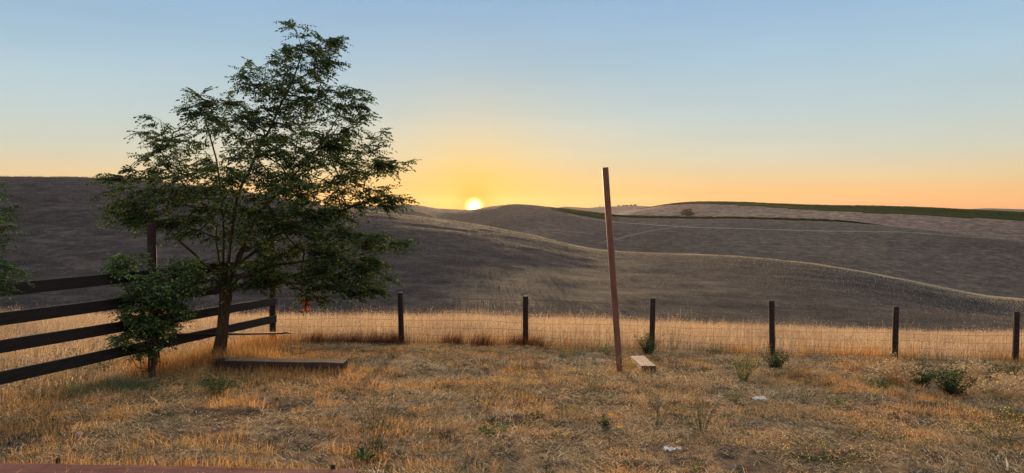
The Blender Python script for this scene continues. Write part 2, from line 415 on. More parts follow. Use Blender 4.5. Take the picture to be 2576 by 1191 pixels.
# ------------------------------------------------------------------ land
def grid_obj(name, X, Y, mat, detail=True):
    Z = terrain(X, Y); V = np.stack([X, Y, Z], -1).reshape(-1, 3)
    h, w = X.shape; i = np.arange(h * w).reshape(h, w)
    f = np.stack([i[:-1, :-1], i[:-1, 1:], i[1:, 1:], i[1:, :-1]], -1).reshape(-1, 4)
    return mesh_np(name, V, [f], mat, None, True)
xs = np.unique(np.concatenate([np.linspace(-140, -16, 50), np.linspace(-16, 18, 380), np.linspace(18, 140, 50)]))
ysg = np.unique(np.concatenate([np.linspace(-25, 3, 30), np.linspace(3, 17, 190), np.linspace(17, 40, 90), np.linspace(40, Y0 + .5, 40)]))
X, Y = np.meshgrid(xs, ysg)
tag(grid_obj('ground', X, Y, M_ground), 'dry straw covered yard sloping down to the golden field and fence', 'ground', kind='structure')
us = np.concatenate([np.linspace(-1.6, -.72, 60)[:-1], np.linspace(-.72, .72, 520), np.linspace(.72, 1.6, 60)[1:]])
def fan(name, fa, fb, n, mat):
    a, b = fa(us), fb(us); t = np.linspace(0, 1, n)[:, None]
    Yd = a[None, :] * (b / a)[None, :] ** t
    return grid_obj(name, us[None, :] * Yd, Yd, mat)
vB = lambda u: dB(u) + .38 * (dD(u) - dB(u)); vD = lambda u: dD(u) + .42 * (dE(u) - dD(u))
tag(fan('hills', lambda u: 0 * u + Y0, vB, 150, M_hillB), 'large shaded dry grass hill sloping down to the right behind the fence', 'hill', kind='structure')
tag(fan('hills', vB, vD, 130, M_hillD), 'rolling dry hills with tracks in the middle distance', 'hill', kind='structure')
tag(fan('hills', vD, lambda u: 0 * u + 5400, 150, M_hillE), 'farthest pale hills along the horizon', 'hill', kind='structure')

def track(pts, width, mat, label, dmin=125):
    P = [on(a, b, dmin) for a, b in pts]
    Q = []
    for a, b in zip(P[:-1], P[1:]):
        n = max(2, int((b - a).length / 2.5))
        for k in range(n): Q.append(a.lerp(b, k / n))
    Q.append(P[-1]); L, Rr = [], []
    sm = []
    for i in range(len(Q)):
        w_ = Q[max(0, i - 6):i + 7]; sm.append(sum(w_, Vector()) / len(w_))
    for i, q in enumerate(sm):
        d = (sm[min(i + 1, len(sm) - 1)] - sm[max(i - 1, 0)]); d.z = 0; d.normalize(); s = Vector((-d.y, d.x, 0)) * (width / 2) * (1 + .25 * math.sin(i * .7))
        row = [q - s, q, q + s]
        L.append([(p.x, p.y, gz(p.x, p.y) + .16) for p in row])
    V = np.array(L).reshape(-1, 3); n = len(L); f = []
    for i in range(n - 1):
        for k in range(2): f.append((i * 3 + k, i * 3 + k + 1, i * 3 + k + 4, i * 3 + k + 3))
    tag(mesh_np('path', V, [np.array(f)], mat), label, 'dirt track', kind='structure')
track([(1490, 617), (1560, 600), (1620, 585), (1687, 572), (1740, 568), (1805, 562)], 4.5, M_track, 'dark worn track climbing the middle hill beside the leaning post', 260)
track([(1409, 537), (1548, 560), (1640, 566), (1744, 574), (1900, 577), (2060, 583), (2375, 592), (2560, 606)], 3.6, M_trackp, 'pale track running along the middle hill below the green vines', 260)
track([(1216, 572), (1330, 577), (1430, 583), (1523, 588)], 6.0, M_track, 'dark bench track on the hill right of the sun', 230)

# vines on the hills: nobody could count them
def vine_rows(name, label, rows):
    g = []; fs = []; n0 = 0
    for P, h, w_ in rows:
        P = np.array(P); n = len(P)
        d = np.gradient(P, axis=0); d[:, 2] = 0; d /= np.linalg.norm(d, axis=1)[:, None] + 1e-9
        s = np.stack([-d[:, 1], d[:, 0], 0 * d[:, 0]], 1)
        ends = np.clip(np.minimum(np.arange(n), np.arange(n)[::-1]) / 14.0, .08, 1)
        hh = h * (.75 + .5 * rng.random(n)) * ends; ww = w_ * ends * (.7 + .6 * rng.random(n))
        prof_ = [(-.5, 0), (-.45, .6), (-.1, 1), (.3, .9), (.5, .5), (.5, 0)]
        ring = np.stack([P + s * (a * ww)[:, None] + np.array([0, 0, 1]) * (b * hh)[:, None] + (rng.random((n, 3)) - .5) * .35 * (b > 0) for a, b in prof_], 1)
        m = len(prof_); i = np.arange(n - 1)[:, None] * m + np.arange(m - 1)[None, :] + n0
        fs.append(np.stack([i, i + 1, i + m + 1, i + m], -1).reshape(-1, 4)); g.append(ring.reshape(-1, 3)); n0 += n * m
    tag(mesh_np(name, np.concatenate(g), [np.concatenate(fs)], M_vine), label, 'vineyard', kind='stuff')
rows = []
for k in range(9):
    f = .905 + .0125 * k
    a, b = (1388, 1560) if k < 6 else (1375, 2230)
    u = np.arange((a - CX) / F, (b - CX) / F, .0035); y = dD(u) * (f + (.0 if k < 6 else .01 * np.clip((u - .2) / .1, 0, 1))); x = u * y
    rows.append((np.stack([x, y, terrain(x, y)], 1), 1.7, 1.8))
vine_rows('vineyard', 'narrow dark green strip of vines along the middle hill crest', rows)
rows = []
bot = prof([(1590, 527), (1680, 517), (1760, 514), (1900, 520), (2000, 527), (2200, 537), (2400, 548), (2576, 556), (2700, 562)])
for k in range(30):
    t = k / 29
    u = np.arange((1600 - CX) / F, (2700 - CX) / F, .0035); P = []
    for uu in u:
        px = uu * F + CX
        yy = np.linspace(dD(uu) * 1.25, dE(uu), 50)
        zt = (terrain(uu * yy, yy, False) - EYE) / yy
        hit = np.nonzero(zt > slope(bot(uu)))[0]
        y0 = yy[hit[0]] if len(hit) else dE(uu) * .985
        y = y0 + (dE(uu) * 1.03 - y0) * t
        P.append((uu * y, y))
    P = np.array(P); rows.append((np.column_stack([P, terrain(P[:, 0], P[:, 1])]), 1.9, 2.4))
vine_rows('vineyard', 'broad dark green vineyard along the top of the far right hill', rows)

# ------------------------------------------------------------------ blades
def blades(P, L, w, lean, yaw=None, face=None, curl=1.0):
    n = len(P)
    yaw = rng.random(n) * 6.283 if yaw is None else yaw
    face = rng.random(n) * 6.283 if face is None else face
    h = np.stack([np.cos(yaw), np.sin(yaw), 0 * yaw], 1); s = np.stack([np.cos(face), np.sin(face), 0 * face], 1)
    z = np.array([0, 0, 1.0])
    l1 = lean * (1 - .45 * curl); l2 = lean * (1 + .45 * curl)
    mid = P + (L * .5)[:, None] * (np.sin(l1)[:, None] * h + np.cos(l1)[:, None] * z)
    tip = mid + (L * .5)[:, None] * (np.sin(l2)[:, None] * h + np.cos(l2)[:, None] * z)
    ww = (w * .5)[:, None] * s
    V = np.stack([P - ww, P + ww, mid - ww * .8, mid + ww * .8, tip], 1)
    i = np.arange(n)[:, None] * 5
    return V.reshape(-1, 3), i + np.array([[0, 1, 3, 2]]), i + np.array([[2, 3, 4]]), tip, h
def blades_obj(name, P, L, w, lean, mat, parent=None, **k):
    V, q, t, tip, h = blades(P, L, w, lean, **k)
    return mesh_np(name, V, [q, t], mat, parent), tip, h
def diamonds(P, D, L, w, roll=None):
    """flat four-cornered leaf at P pointing along D"""
    n = len(P); D = D / (np.linalg.norm(D, axis=1)[:, None] + 1e-9)
    r = rng.normal(size=(n, 3)) * .5 + np.array([0, 0, 1]) if roll is None else roll
    s = np.cross(D, r); s /= np.linalg.norm(s, axis=1)[:, None] + 1e-9
    L = np.broadcast_to(L, n)[:, None]; w = np.broadcast_to(w, n)[:, None]
    V = np.stack([P, P + D * L * .45 + s * w * .5, P + D * L, P + D * L * .45 - s * w * .5], 1)
    return V.reshape(-1, 3), np.arange(n * 4).reshape(-1, 4)
def xy_uniform(n, x0, x1, y0, y1):
    return rng.uniform(x0, x1, n), rng.uniform(y0, y1, n)
def wedge(n, y0, y1, pa=-330, pb=3150, power=1.0):      # points spread evenly over the ground that can be seen
    if (pa, pb) == (-330, 3150): n = int(n * 1.27)
    y = np.sqrt(rng.uniform(y0**2, y1**2, n)); u = rng.uniform((pa - CX) / F, (pb - CX) / F, n)
    return u * y, y
def left_of_rails(x, y): return x < -5.73 + .1508 * (y - 8.5)

# straw lying on the yard
x, y = wedge(330000, 4.8, 15.3)
keep = (fbm(x * 1.1, y * 1.1, 41, 3) * 1.1 + rng.random(len(x)) * .40) > .68
x, y = x[keep], y[keep]; n = len(x)
z = terrain(x, y) + rng.random(n)**2 * .05 + .004
swirl = fbm(x * .7, y * .7, 77, 2) * 9
o, _, _ = blades_obj('straw_litter', np.stack([x, y, z], 1), rng.uniform(.025, .11, n) * (.7 + .6 * rng.random(n)), rng.uniform(.0025, .006, n), rng.uniform(1.2, 1.65, n), M_strand,
                     yaw=swirl + rng.normal(size=n) * 1.1, face=swirl + rng.normal(size=n) * .8 + 1.57, curl=.5)
tag(o, 'loose cut straw lying over the whole yard', 'straw', kind='stuff')
x, y = wedge(7000, 4.8, 15.0); n = len(x)
o, _, _ = blades_obj('long_straw', np.stack([x, y, terrain(x, y) + rng.uniform(.015, .06, n)], 1), rng.uniform(.07, .22, n), rng.uniform(.003, .006, n), rng.uniform(1.15, 1.6, n), M_strand, curl=.4)
tag(o, 'longer pale straws lying loose on the litter', 'straw', kind='stuff')
# short stubble in patches
x, y = wedge(210000, 4.8, 15.6)
d = fbm(x * .9 + 5, y * .9, 21, 4)
keep = rng.random(len(x)) < np.clip((d - .40) * 5, .05, 1)
x, y, d = x[keep], y[keep], d[keep]; n = len(x)
o, _, _ = blades_obj('stubble', np.stack([x, y, terrain(x, y)], 1), rng.uniform(.02, .075, n) * (.5 + 1.6 * np.clip(d - .35, 0, .4) * 2), rng.uniform(.002, .0045, n), rng.uniform(.1, 1.2, n), M_tuft)
tag(o, 'short orange dry stubble growing in patches over the yard', 'grass', kind='stuff')
# orange tussocks
tx, ty = wedge(620, 5.0, 15.0)
dn = fbm(tx * .35 + 9, ty * .35, 55, 2); kp = rng.random(len(tx)) < np.clip((dn - .35) * 3 + (tx < 1) * .15, .05, 1)
tx, ty = tx[kp], ty[kp]; m = 75
cx_ = np.repeat(tx, m); cy_ = np.repeat(ty, m); rr = np.repeat(rng.uniform(.05, .16, len(tx)), m)
a = rng.random(len(cx_)) * 6.283; q = np.sqrt(rng.random(len(cx_))) * rr
x, y = cx_ + np.cos(a) * q * 1.5, cy_ + np.sin(a) * q; n = len(x)
o, _, _ = blades_obj('dry_tussocks', np.stack([x, y, terrain(x, y)], 1), rng.uniform(.05, .15, n) * (.6 + rr * 4), rng.uniform(.002, .0045, n), rng.uniform(.1, 1.1, n), M_tuft, yaw=a + rng.normal(size=n) * .6)
tag(o, 'small orange tussocks of dry grass scattered across the yard', 'grass', kind='stuff')
# sparse grey-green sprigs
x, y = wedge(26000, 4.8, 15.0)
keep = rng.random(len(x)) < np.clip((fbm(x * .8, y * .8, 61, 3) - .48) * 5, .02, 1)
x, y = x[keep], y[keep]; n = len(x)
o, _, _ = blades_obj('green_sprigs', np.stack([x, y, terrain(x, y)], 1), rng.uniform(.03, .12, n), rng.uniform(.002, .005, n), rng.uniform(.1, 1.0, n), M_greygreen)
tag(o, 'thin grey green sprigs among the straw', 'ground cover', kind='stuff')
# little low leafy weeds by the hundred
tx, ty = wedge(760, 5.0, 14.9); m = 26
rr = np.repeat(rng.uniform(.02, .09, len(tx)), m); a = rng.random(len(rr)) * 6.283; q_ = np.sqrt(rng.random(len(rr))) * rr
x, y = np.repeat(tx, m) + np.cos(a) * q_, np.repeat(ty, m) + np.sin(a) * q_
V, q = diamonds(np.stack([x, y, terrain(x, y) + rng.uniform(0, .05, len(x)) * (1 - q_ / .1)], 1), np.stack([np.cos(a), np.sin(a), rng.uniform(.1, 1.2, len(x))], 1), rng.uniform(.015, .05, len(x)), rng.uniform(.006, .016, len(x)))
tag(mesh_np('low_green_weeds', V, [q], M_weed_dark), 'tiny low green weeds dotted through the straw', 'ground cover', kind='stuff')
# clods and dark crumbs
x, y = wedge(2600, 4.9, 14.5); n = len(x); r_ = rng.uniform(.006, .022, n)
oct_ = np.array([[1, 0, 0], [0, 1, 0], [-1, 0, 0], [0, -1, 0], [0, 0, 1], [0, 0, -1]])
V = (np.stack([x, y, terrain(x, y) + .006], 1)[:, None, :] + oct_[None] * (r_[:, None, None] * rng.uniform(.6, 1.3, (n, 6, 1)))).reshape(-1, 3)
fo = np.array([[0, 1, 4], [1, 2, 4], [2, 3, 4], [3, 0, 4], [1, 0, 5], [2, 1, 5], [3, 2, 5], [0, 3, 5]])
tag(mesh_np('gravel', V, [(np.arange(n)[:, None, None] * 6 + fo[None]).reshape(-1, 3)], M_stone), 'small stones and crumbs of soil between the straw', 'gravel', kind='stuff')

# golden field beyond the fence
x, y = wedge(330000, 8.0, 31.0, -400, 3250)
lf = left_of_rails(x, y)
keep = (y > 15.12) | (lf & (x < -5.4))
keep &= ~(lf & (y < 11) & (rng.random(len(x)) < .3))
x, y, lf = x[keep], y[keep], lf[keep]; n = len(x)
hgt = np.where(lf | (x < -5), .22 + .16 * sst((y - 12) / 8), .40) * (.30 + 1.2 * fbm(x * 1.1, y * 1.1, 71, 3)) * rng.uniform(.5, 1.25, n)
hgt *= np.where(rng.random(n) < .12, rng.uniform(1.15, 1.55, n), .92)
hgt *= np.where(x > 5, 1 - .25 * sst((x - 5) / 6), 1)
P = np.stack([x, y, terrain(x, y)], 1)
o, tip, h = blades_obj('field_grass', P, hgt, rng.uniform(.003, .0065, n), rng.uniform(.02, .85, n), M_field, yaw=rng.normal(size=n) * 1.6 + .4)
tag(o, 'tall golden dry grass filling the field beyond the wire fence', 'grass', kind='stuff')
sel = rng.random(n) < .75
T = P[sel] + (tip[sel] - P[sel]) * rng.uniform(.62, 1.0, sel.sum())[:, None]; k = len(T)
V, q = diamonds(T, np.stack([rng.normal(size=k) * .6, rng.normal(size=k) * .6, rng.uniform(-.6, .8, k)], 1), rng.uniform(.02, .045, k), rng.uniform(.009, .015, k))
tag(mesh_np('grass_seed_heads', V, [q], M_field), 'pale nodding seed heads on the tall field grass', 'seed heads', kind='stuff')
# green tinge at the left, below the rails
x = rng.normal(-4.9, .55, 6000); y = rng.normal(9.6, .38, 6000); keep = rng.random(len(x)) < np.clip((fbm(x * 2.5, y * 2.5, 3, 3) - .38) * 4, 0, 1); x, y = x[keep], y[keep]; n = len(x)
o, _, _ = blades_obj('green_grass', np.stack([x, y, terrain(x, y)], 1), rng.uniform(.06, .2, n), rng.uniform(.003, .006, n), rng.uniform(.1, .9, n), M_greygreen)
tag(o, 'patch of grey green grass under the rails beside the sapling', 'grass', kind='stuff')
# grass standing under the fence and round the tree
def strip_points(n, ax, ay, bx, by, spread):
    t = rng.random(n); return ax + (bx - ax) * t + rng.normal(size=n) * spread, ay + (by - ay) * t + rng.normal(size=n) * spread
x1, y1 = strip_points(12500, -4.7, 15.05, 17.2, 15.05, .10); x2, y2 = strip_points(5200, -5.35, 10.8, -4.75, 15.0, .22); x3, y3 = strip_points(2600, -5.2, 11.9, -3.9, 12.3, .22)
x, y = np.concatenate([x1, x2, x3]), np.concatenate([y1, y2, y3])
keep = rng.random(len(x)) < np.clip((fbm(x * 1.3, y * 1.3, 15, 3) - .36) * 5, .05, 1); x, y = x[keep], y[keep]; n = len(x)
o, _, _ = blades_obj('fence_line_grass', np.stack([x, y, terrain(x, y)], 1), rng.uniform(.10, .40, n), rng.uniform(.003, .006, n), rng.uniform(.05, .8, n), M_tuft)
tag(o, 'uncut dry grass standing along the foot of the fences', 'grass', kind='stuff')
x = rng.normal(size=5200); grp = rng.integers(0, 9, 5200)
gx = np.array([-3.9, -3.45, -3.1, -2.7, -2.35, .45, .1, -1.2, -.6])[grp]; x = gx + x * .13; y = 14.98 + rng.normal(size=5200) * .09; n = 5200
o, _, _ = blades_obj('rust_brown_weeds', np.stack([x, y, terrain(x, y)], 1), rng.uniform(.08, .38, n), rng.uniform(.003, .006, n), rng.uniform(.1, 1.0, n), M_rust, yaw=rng.normal(size=n) * .7 + .5)
tag(o, 'dead rust brown weeds leaning at the foot of the wire fence', 'weeds', kind='stuff')

# bleached grass standing on the hills, thinning with distance
def hill_grass(n, d0, d1, h0, h1, w0, w1, label, mat):
    y = np.exp(rng.uniform(math.log(d0), math.log(d1), n)); u = rng.uniform(-.84, .94, n); x = u * y
    keep = rng.random(n) < np.clip((fbm(x / 9, y / 5, 91, 4) - .36) * 5, .04, 1); x, y = x[keep], y[keep]; n = len(x); k = y / d0
    o, _, _ = blades_obj('hill_grass', np.stack([x, y, terrain(x, y) - .02], 1), rng.uniform(h0, h1, n) * (.6 + .4 * k), rng.uniform(w0, w1, n) * k, rng.uniform(.1, 1.1, n), mat)
    tag(o, label, 'grass', kind='stuff')
M_hillg = blade_mat('bleached_hill_grass', [(0, (.055, .050, .050)), (.6, (.115, .098, .088)), (1, (.19, .16, .135))], [(.35, (.6, .6, .65)), (.62, (1.35, 1.3, 1.15))], .40, .06, 0, .9)
hill_grass(225000, Y0 + 2, 235, .12, .30, .012, .030, 'dry grass standing over the large shaded hill behind the fence', M_hillg)
hill_grass(142000, 240, 950, .3, .6, .04, .10, 'dry grass standing over the middle hills', M_hillg)

M_rimgrass = blade_mat('painted_rim_grass', [(0, (.22, .19, .14)), (.6, (.42, .37, .27)), (1, (.62, .55, .41))], None, .6)  # rim light of the low sun on the crests, painted into the blade colour
def rim_light_grass(n, fd, back, front, h, w_, pa, pb, label):
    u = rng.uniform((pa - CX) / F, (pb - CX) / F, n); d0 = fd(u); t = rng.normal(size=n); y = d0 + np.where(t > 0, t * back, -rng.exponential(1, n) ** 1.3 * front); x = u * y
    o, _, _ = blades_obj('rim_light_grass', np.stack([x, y, terrain(x, y) - .02], 1), rng.uniform(.5, 1.1, n) * h, rng.uniform(.5, 1, n) * w_, rng.uniform(.05, .8, n), M_rimgrass)
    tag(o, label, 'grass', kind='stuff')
rim_light_grass(95000, lambda u: np.interp(u, [-.6, -.2, .1, .3, .6], [214, 217, 206, 179, 130]), 6, 10, .28, .026, 850, 2620, 'grass coloured pale as painted rim light along the crest of the large hill')
rim_light_grass(26000, lambda u: dD(u) * .985, 14, 26, .5, .08, 1400, 2620, 'grass coloured pale as painted rim light along the crest of the middle hill')

# ------------------------------------------------------------------ fences
def fence_xy(d): return -5.73 + .1508 * (d - 8.5)
D1, D2 = 15.0, 11.15
fa = Vector((fence_xy(3.4), 3.4, 0)); fb = Vector((fence_xy(D2), D2, 0)); fc = Vector((fence_xy(D1), D1, 0))
rf = empty('rail_fence', (fb.x, fb.y, gz(fb.x, fb.y)), 'dark four rail wooden fence running back from the left edge behind the trees', 'fence')
def round_post(name, x, y, top, r, parent, lean=(0, 0), n=14, mat=None):
    g = Geo(); z0 = gz(x, y) - .15; h = top - z0
    pts = [(x + lean[0] * t, y + lean[1] * t, z0 + h * t) for t in (0, .25, .5, .75, .985, 1)]
    g.tube(pts, [r * 1.05, r * 1.02, r, r * .98, r * .97, r * .9], n, True, .03)
    return g.build(name, mat or M_post, parent, False)
round_post('post', fb.x + .05, fb.y + .02, W(370, 560, D2).z, .066, rf, (-.03, 0))
round_post('post', fc.x, fc.y, W(683, 604, D1).z, .062, rf, (0, 0))
round_post('post', fa.x, fa.y, EYE - .05, .07, rf)
# rails: height of each rail's centre seen at the left edge and at the corner post
zl = [W(0, p, 8.5).z for p in (727, 800, 872, 943)]; zr_ = [W(676, p, 14.9).z for p in (660, 712, 760, 801)]
for a, b in zip(zl, zr_):
    def at(d):
        return Vector((fence_xy(d) + .085, d, a + (b - a) * (d - 8.5) / 6.4))
    for s, e in ((3.4, D2 + .0), (D2 + .01, D1 - .04)):
        p, q = at(s), at(e); dv = q - p
        bend = random.uniform(-.018, .018)
        X_ = dv.normalized(); Y_ = Vector((0, 0, 1)).cross(X_).normalized(); Z_ = X_.cross(Y_)
        M_ = Matrix((X_, Y_, Z_)).transposed().to_4x4(); M_.translation = (p + q) / 2 - rf.location + Vector((0, 0, bend))
        box_obj('rail', (dv.length - .01, .04, .145), M_rail, rf, M_, .004, 10, .003)

wfl = 'woven wire fence on round dark brown posts crossing the yard'
wf = empty('wire_fence', (3.0, 15.0, gz(3, 15)), wfl, 'fence')
posts = []
for px, top in ((1010, 736), (1322, 745), (1640, 751), (1945, 757), (2253, 772), (2557, 785), (2862, 800), (3166, 812), (3470, 822)):
    p = W(px, top, 15.0); lean = (random.uniform(-.03, .03), random.uniform(-.03, .03))
    round_post('post', p.x, p.y, p.z, .056 + random.uniform(-.003, .003), wf, lean); posts.append(p.x)
g = Geo()
xa, xb = fc.x, posts[-1]
def wy(x): return 14.93 + .015 * math.sin(x * 1.9)
def base(x): return gz(x, 14.93)
xsn = np.arange(xa, xb, .30)
bz = np.array([base(v_) for v_ in xsn]); bz = np.convolve(np.pad(bz, 4, 'edge'), np.ones(9) / 9, 'valid')
bzf = lambda x: float(np.interp(x, xsn, bz))
for k in range(7):
    g.tube([(v_, wy(v_), bzf(v_) + .07 + .148 * k + .012 * math.sin(v_ * 2.4 + k) + .006 * math.sin(v_ * 7 + 2 * k)) for v_ in xsn], .0024 if k < 6 else .004, 3, False)
for v_ in np.arange(xa + .08, xb, .152):
    j = random.uniform(-.012, .012)
    g.tube([(v_ + random.uniform(-.008, .008) + j * t, wy(v_) - .003, bzf(v_) + .06 + .90 * t) for t in (0, .33, .66, 1)], .0021, 3, False)
g.build('wire_mesh', M_wire, wf)

# pipe lying between the rails and the corner post
pa, pb = Vector((fence_xy(10.5) + .14, 10.5, W(300, 845, 10.5).z)), W(731, 838, 14.78)
pipe = empty('long_pipe', pa, 'long thin dark pipe lying level between the sapling and the corner post', 'pipe')
g = Geo(); g.tube([pa, pa.lerp(pb, .93)], .024, 10); g.build('tube', M_post, pipe)
g = Geo(); g.tube([pa.lerp(pb, .93), pb], .017, 10); g.build('end_section', M_timber, pipe)

# ------------------------------------------------------------------ timbers
def beam(name, a, b, w_, h_, mat, label, cat, roll=0, bevel=.008, cuts=8, wob=.002, up=Vector((0, 0, 1))):
    a, b = Vector(a), Vector(b)
    t = empty(name, (a + b) / 2 if abs((b - a).z) < 1.5 else a, label, cat)
    X_ = (b - a).normalized(); Y_ = up.cross(X_).normalized(); Z_ = X_.cross(Y_)
    M_ = Matrix((X_, Y_, Z_)).transposed().to_4x4() @ Matrix.Rotation(roll, 4, 'X')
    M_.translation = (a + b) / 2 - t.location
    return t, box_obj('beam', ((b - a).length, w_, h_), mat, t, M_, bevel, cuts, wob)
# leaning square post
base_ = on(1561, 943); base_.z -= .12
d_ = base_.y
tip_ = W(1522.5, 422, d_ + .12)
base_v = Vector((W(1560.5, 940, d_).x, d_, base_.z))
# extend the leaning axis below ground
t_, pole = beam('leaning_post', base_v, tip_, .098, .088, M_red, 'tall red brown square wooden post leaning left, standing alone in the yard', 'post', roll=R(20), up=Vector((-.42, -.90, 0)))
pole.name = 'shaft'
# pale scrapes near its top
for (px, py, l, wd, sl_) in ((1531, 437, .10, .006, -.3), (1527, 478, .11, .007, .12), (1531, 487, .12, .006, -.1), (1533, 455, .05, .004, .3)):
    g = Geo(); p = W(px - 1, py, tip_.y - .062)
    g.add([(p.x - wd, p.y, p.z), (p.x + wd, p.y, p.z), (p.x + sl_ * l * .3, p.y, p.z - l)], [(0, 1, 2)])
    g.build('scrape', M_pale, t_)
# timber lying by the tree
fl, fr = on(552, 936), on(868, 938)
yc = (fl.y + fr.y) / 2 + .14
zc = (gz(fl.x, yc) + gz(fr.x, yc)) / 2 + .055
tb, bm_ = beam('fallen_timber', (W(550, 930, yc).x, yc + .02, zc + .045), (W(871, 930, yc).x, yc - .06, zc + .025), .27, .17, M_timber, 'long dark square timber lying on the straw at the foot of the tree', 'timber', bevel=.014, cuts=10, wob=.004)
g = Geo()
for k in range(90):                      # split, pale broken end
    p = Vector((W(550, 930, yc).x + random.uniform(-.14, .02), yc + random.uniform(-.12, .14), zc + random.uniform(-.01, .14)))
    dx = random.uniform(.05, .16)
    g.add([(p.x, p.y, p.z), (p.x + dx, p.y + .006, p.z + .004), (p.x + dx, p.y - .008, p.z + .012), (p.x, p.y - .004, p.z + .006)], [(0, 1, 2, 3)])
g.build('splintered_end', M_pale, tb)
# short pale offcut by the leaning post
fr = on(1632, 938); bk = on(1600, 911)
off, _b = beam('timber_offcut', (fr.x - .0, fr.y, fr.z + .055), (bk.x + .02, bk.y + .0, bk.z + .055), .235, .11, M_pale, 'short pale offcut of sawn timber with a dark end beside the leaning post', 'timber', bevel=.006, cuts=4)
_b.name = 'block'
g = Geo()
q0, q1 = Vector((fr.x, fr.y, fr.z + .055)), Vector((bk.x + .02, bk.y, bk.z + .055)); X_ = (q1 - q0).normalized(); Y_ = Vector((0, 0, 1)).cross(X_).normalized(); Z_ = X_.cross(Y_)
e = q0 - X_ * .003
g.add([tuple(e + Y_ * a + Z_ * b) for a, b in ((-.112, -.05), (.112, -.05), (.112, .05), (-.112, .05))] + [tuple(e + X_ * .002 + Y_ * a + Z_ * b) for a, b in ((-.112, -.05), (.112, -.05), (.112, .05), (-.112, .05))],
      [(0, 1, 2, 3), (4, 7, 6, 5), (0, 4, 5, 1), (1, 5, 6, 2), (2, 6, 7, 3), (3, 7, 4, 0)])
g.build('end_grain', M_rail, off)
# faded red timber along the bottom of the yard
zt = lambda x, y: gz(x, y) + .10
a_ = Vector((-4.6, 5.72, 0)); b_ = Vector((W(890, 1180, 5.55).x, 5.53, 0))
a_.z = zt(a_.x, a_.y) - .05; b_.z = zt(b_.x, b_.y) - .05
et, eb = beam('edging_timber', a_, b_, .30, .15, M_edge, 'faded red brown timber edging along the bottom left of the yard', 'timber', bevel=.012, cuts=14, wob=.003)
for px in (133, 832):
    t = (px - 0) / 890
    d0 = 5.93 - .19 * t
    p = Vector(((px - CX) / F * d0, d0, 0)); g = Geo(); z0 = a_.z + (b_.z - a_.z) * t
    g.tube([(p.x, p.y, z0 - .2), (p.x, p.y, z0 + .078), (p.x, p.y, z0 + .09)], [.017, .017, .012], 8)
    g.build('stake', M_post, et)

# dry grass caught round the feet of the posts and timbers
sx_, sy_ = [], []
for (ax, ay, bx, by, n_, sp_) in ((fl.x, yc - .16, W(871, 930, yc).x, yc - .22, 900, .035), (base_v.x - .1, base_v.y - .02, base_v.x + .1, base_v.y, 260, .07), (fr.x - .15, fr.y - .05, fr.x + .12, fr.y - .03, 160, .04),
                                  (-4.5, 5.96, -1.3, 5.76, 1500, .04), (posts[0], 15, posts[0], 15, 60, .08), (posts[1], 15, posts[1], 15, 60, .08), (posts[4], 15, posts[4], 15, 90, .1), (posts[5], 15, posts[5], 15, 90, .1),
                                  (fb.x, fb.y, fb.x + .1, fb.y, 260, .12)):
    a_x, a_y = strip_points(n_, ax, ay, bx, by, sp_); sx_.append(a_x); sy_.append(a_y)
x, y = np.concatenate(sx_), np.concatenate(sy_); n = len(x)
o, _, _ = blades_obj('clinging_grass', np.stack([x, y, terrain(x, y)], 1), rng.uniform(.05, .19, n), rng.uniform(.002, .005, n), rng.uniform(.05, .9, n), M_tuft)
tag(o, 'dry grass caught round the feet of the posts and timbers', 'grass', kind='stuff')

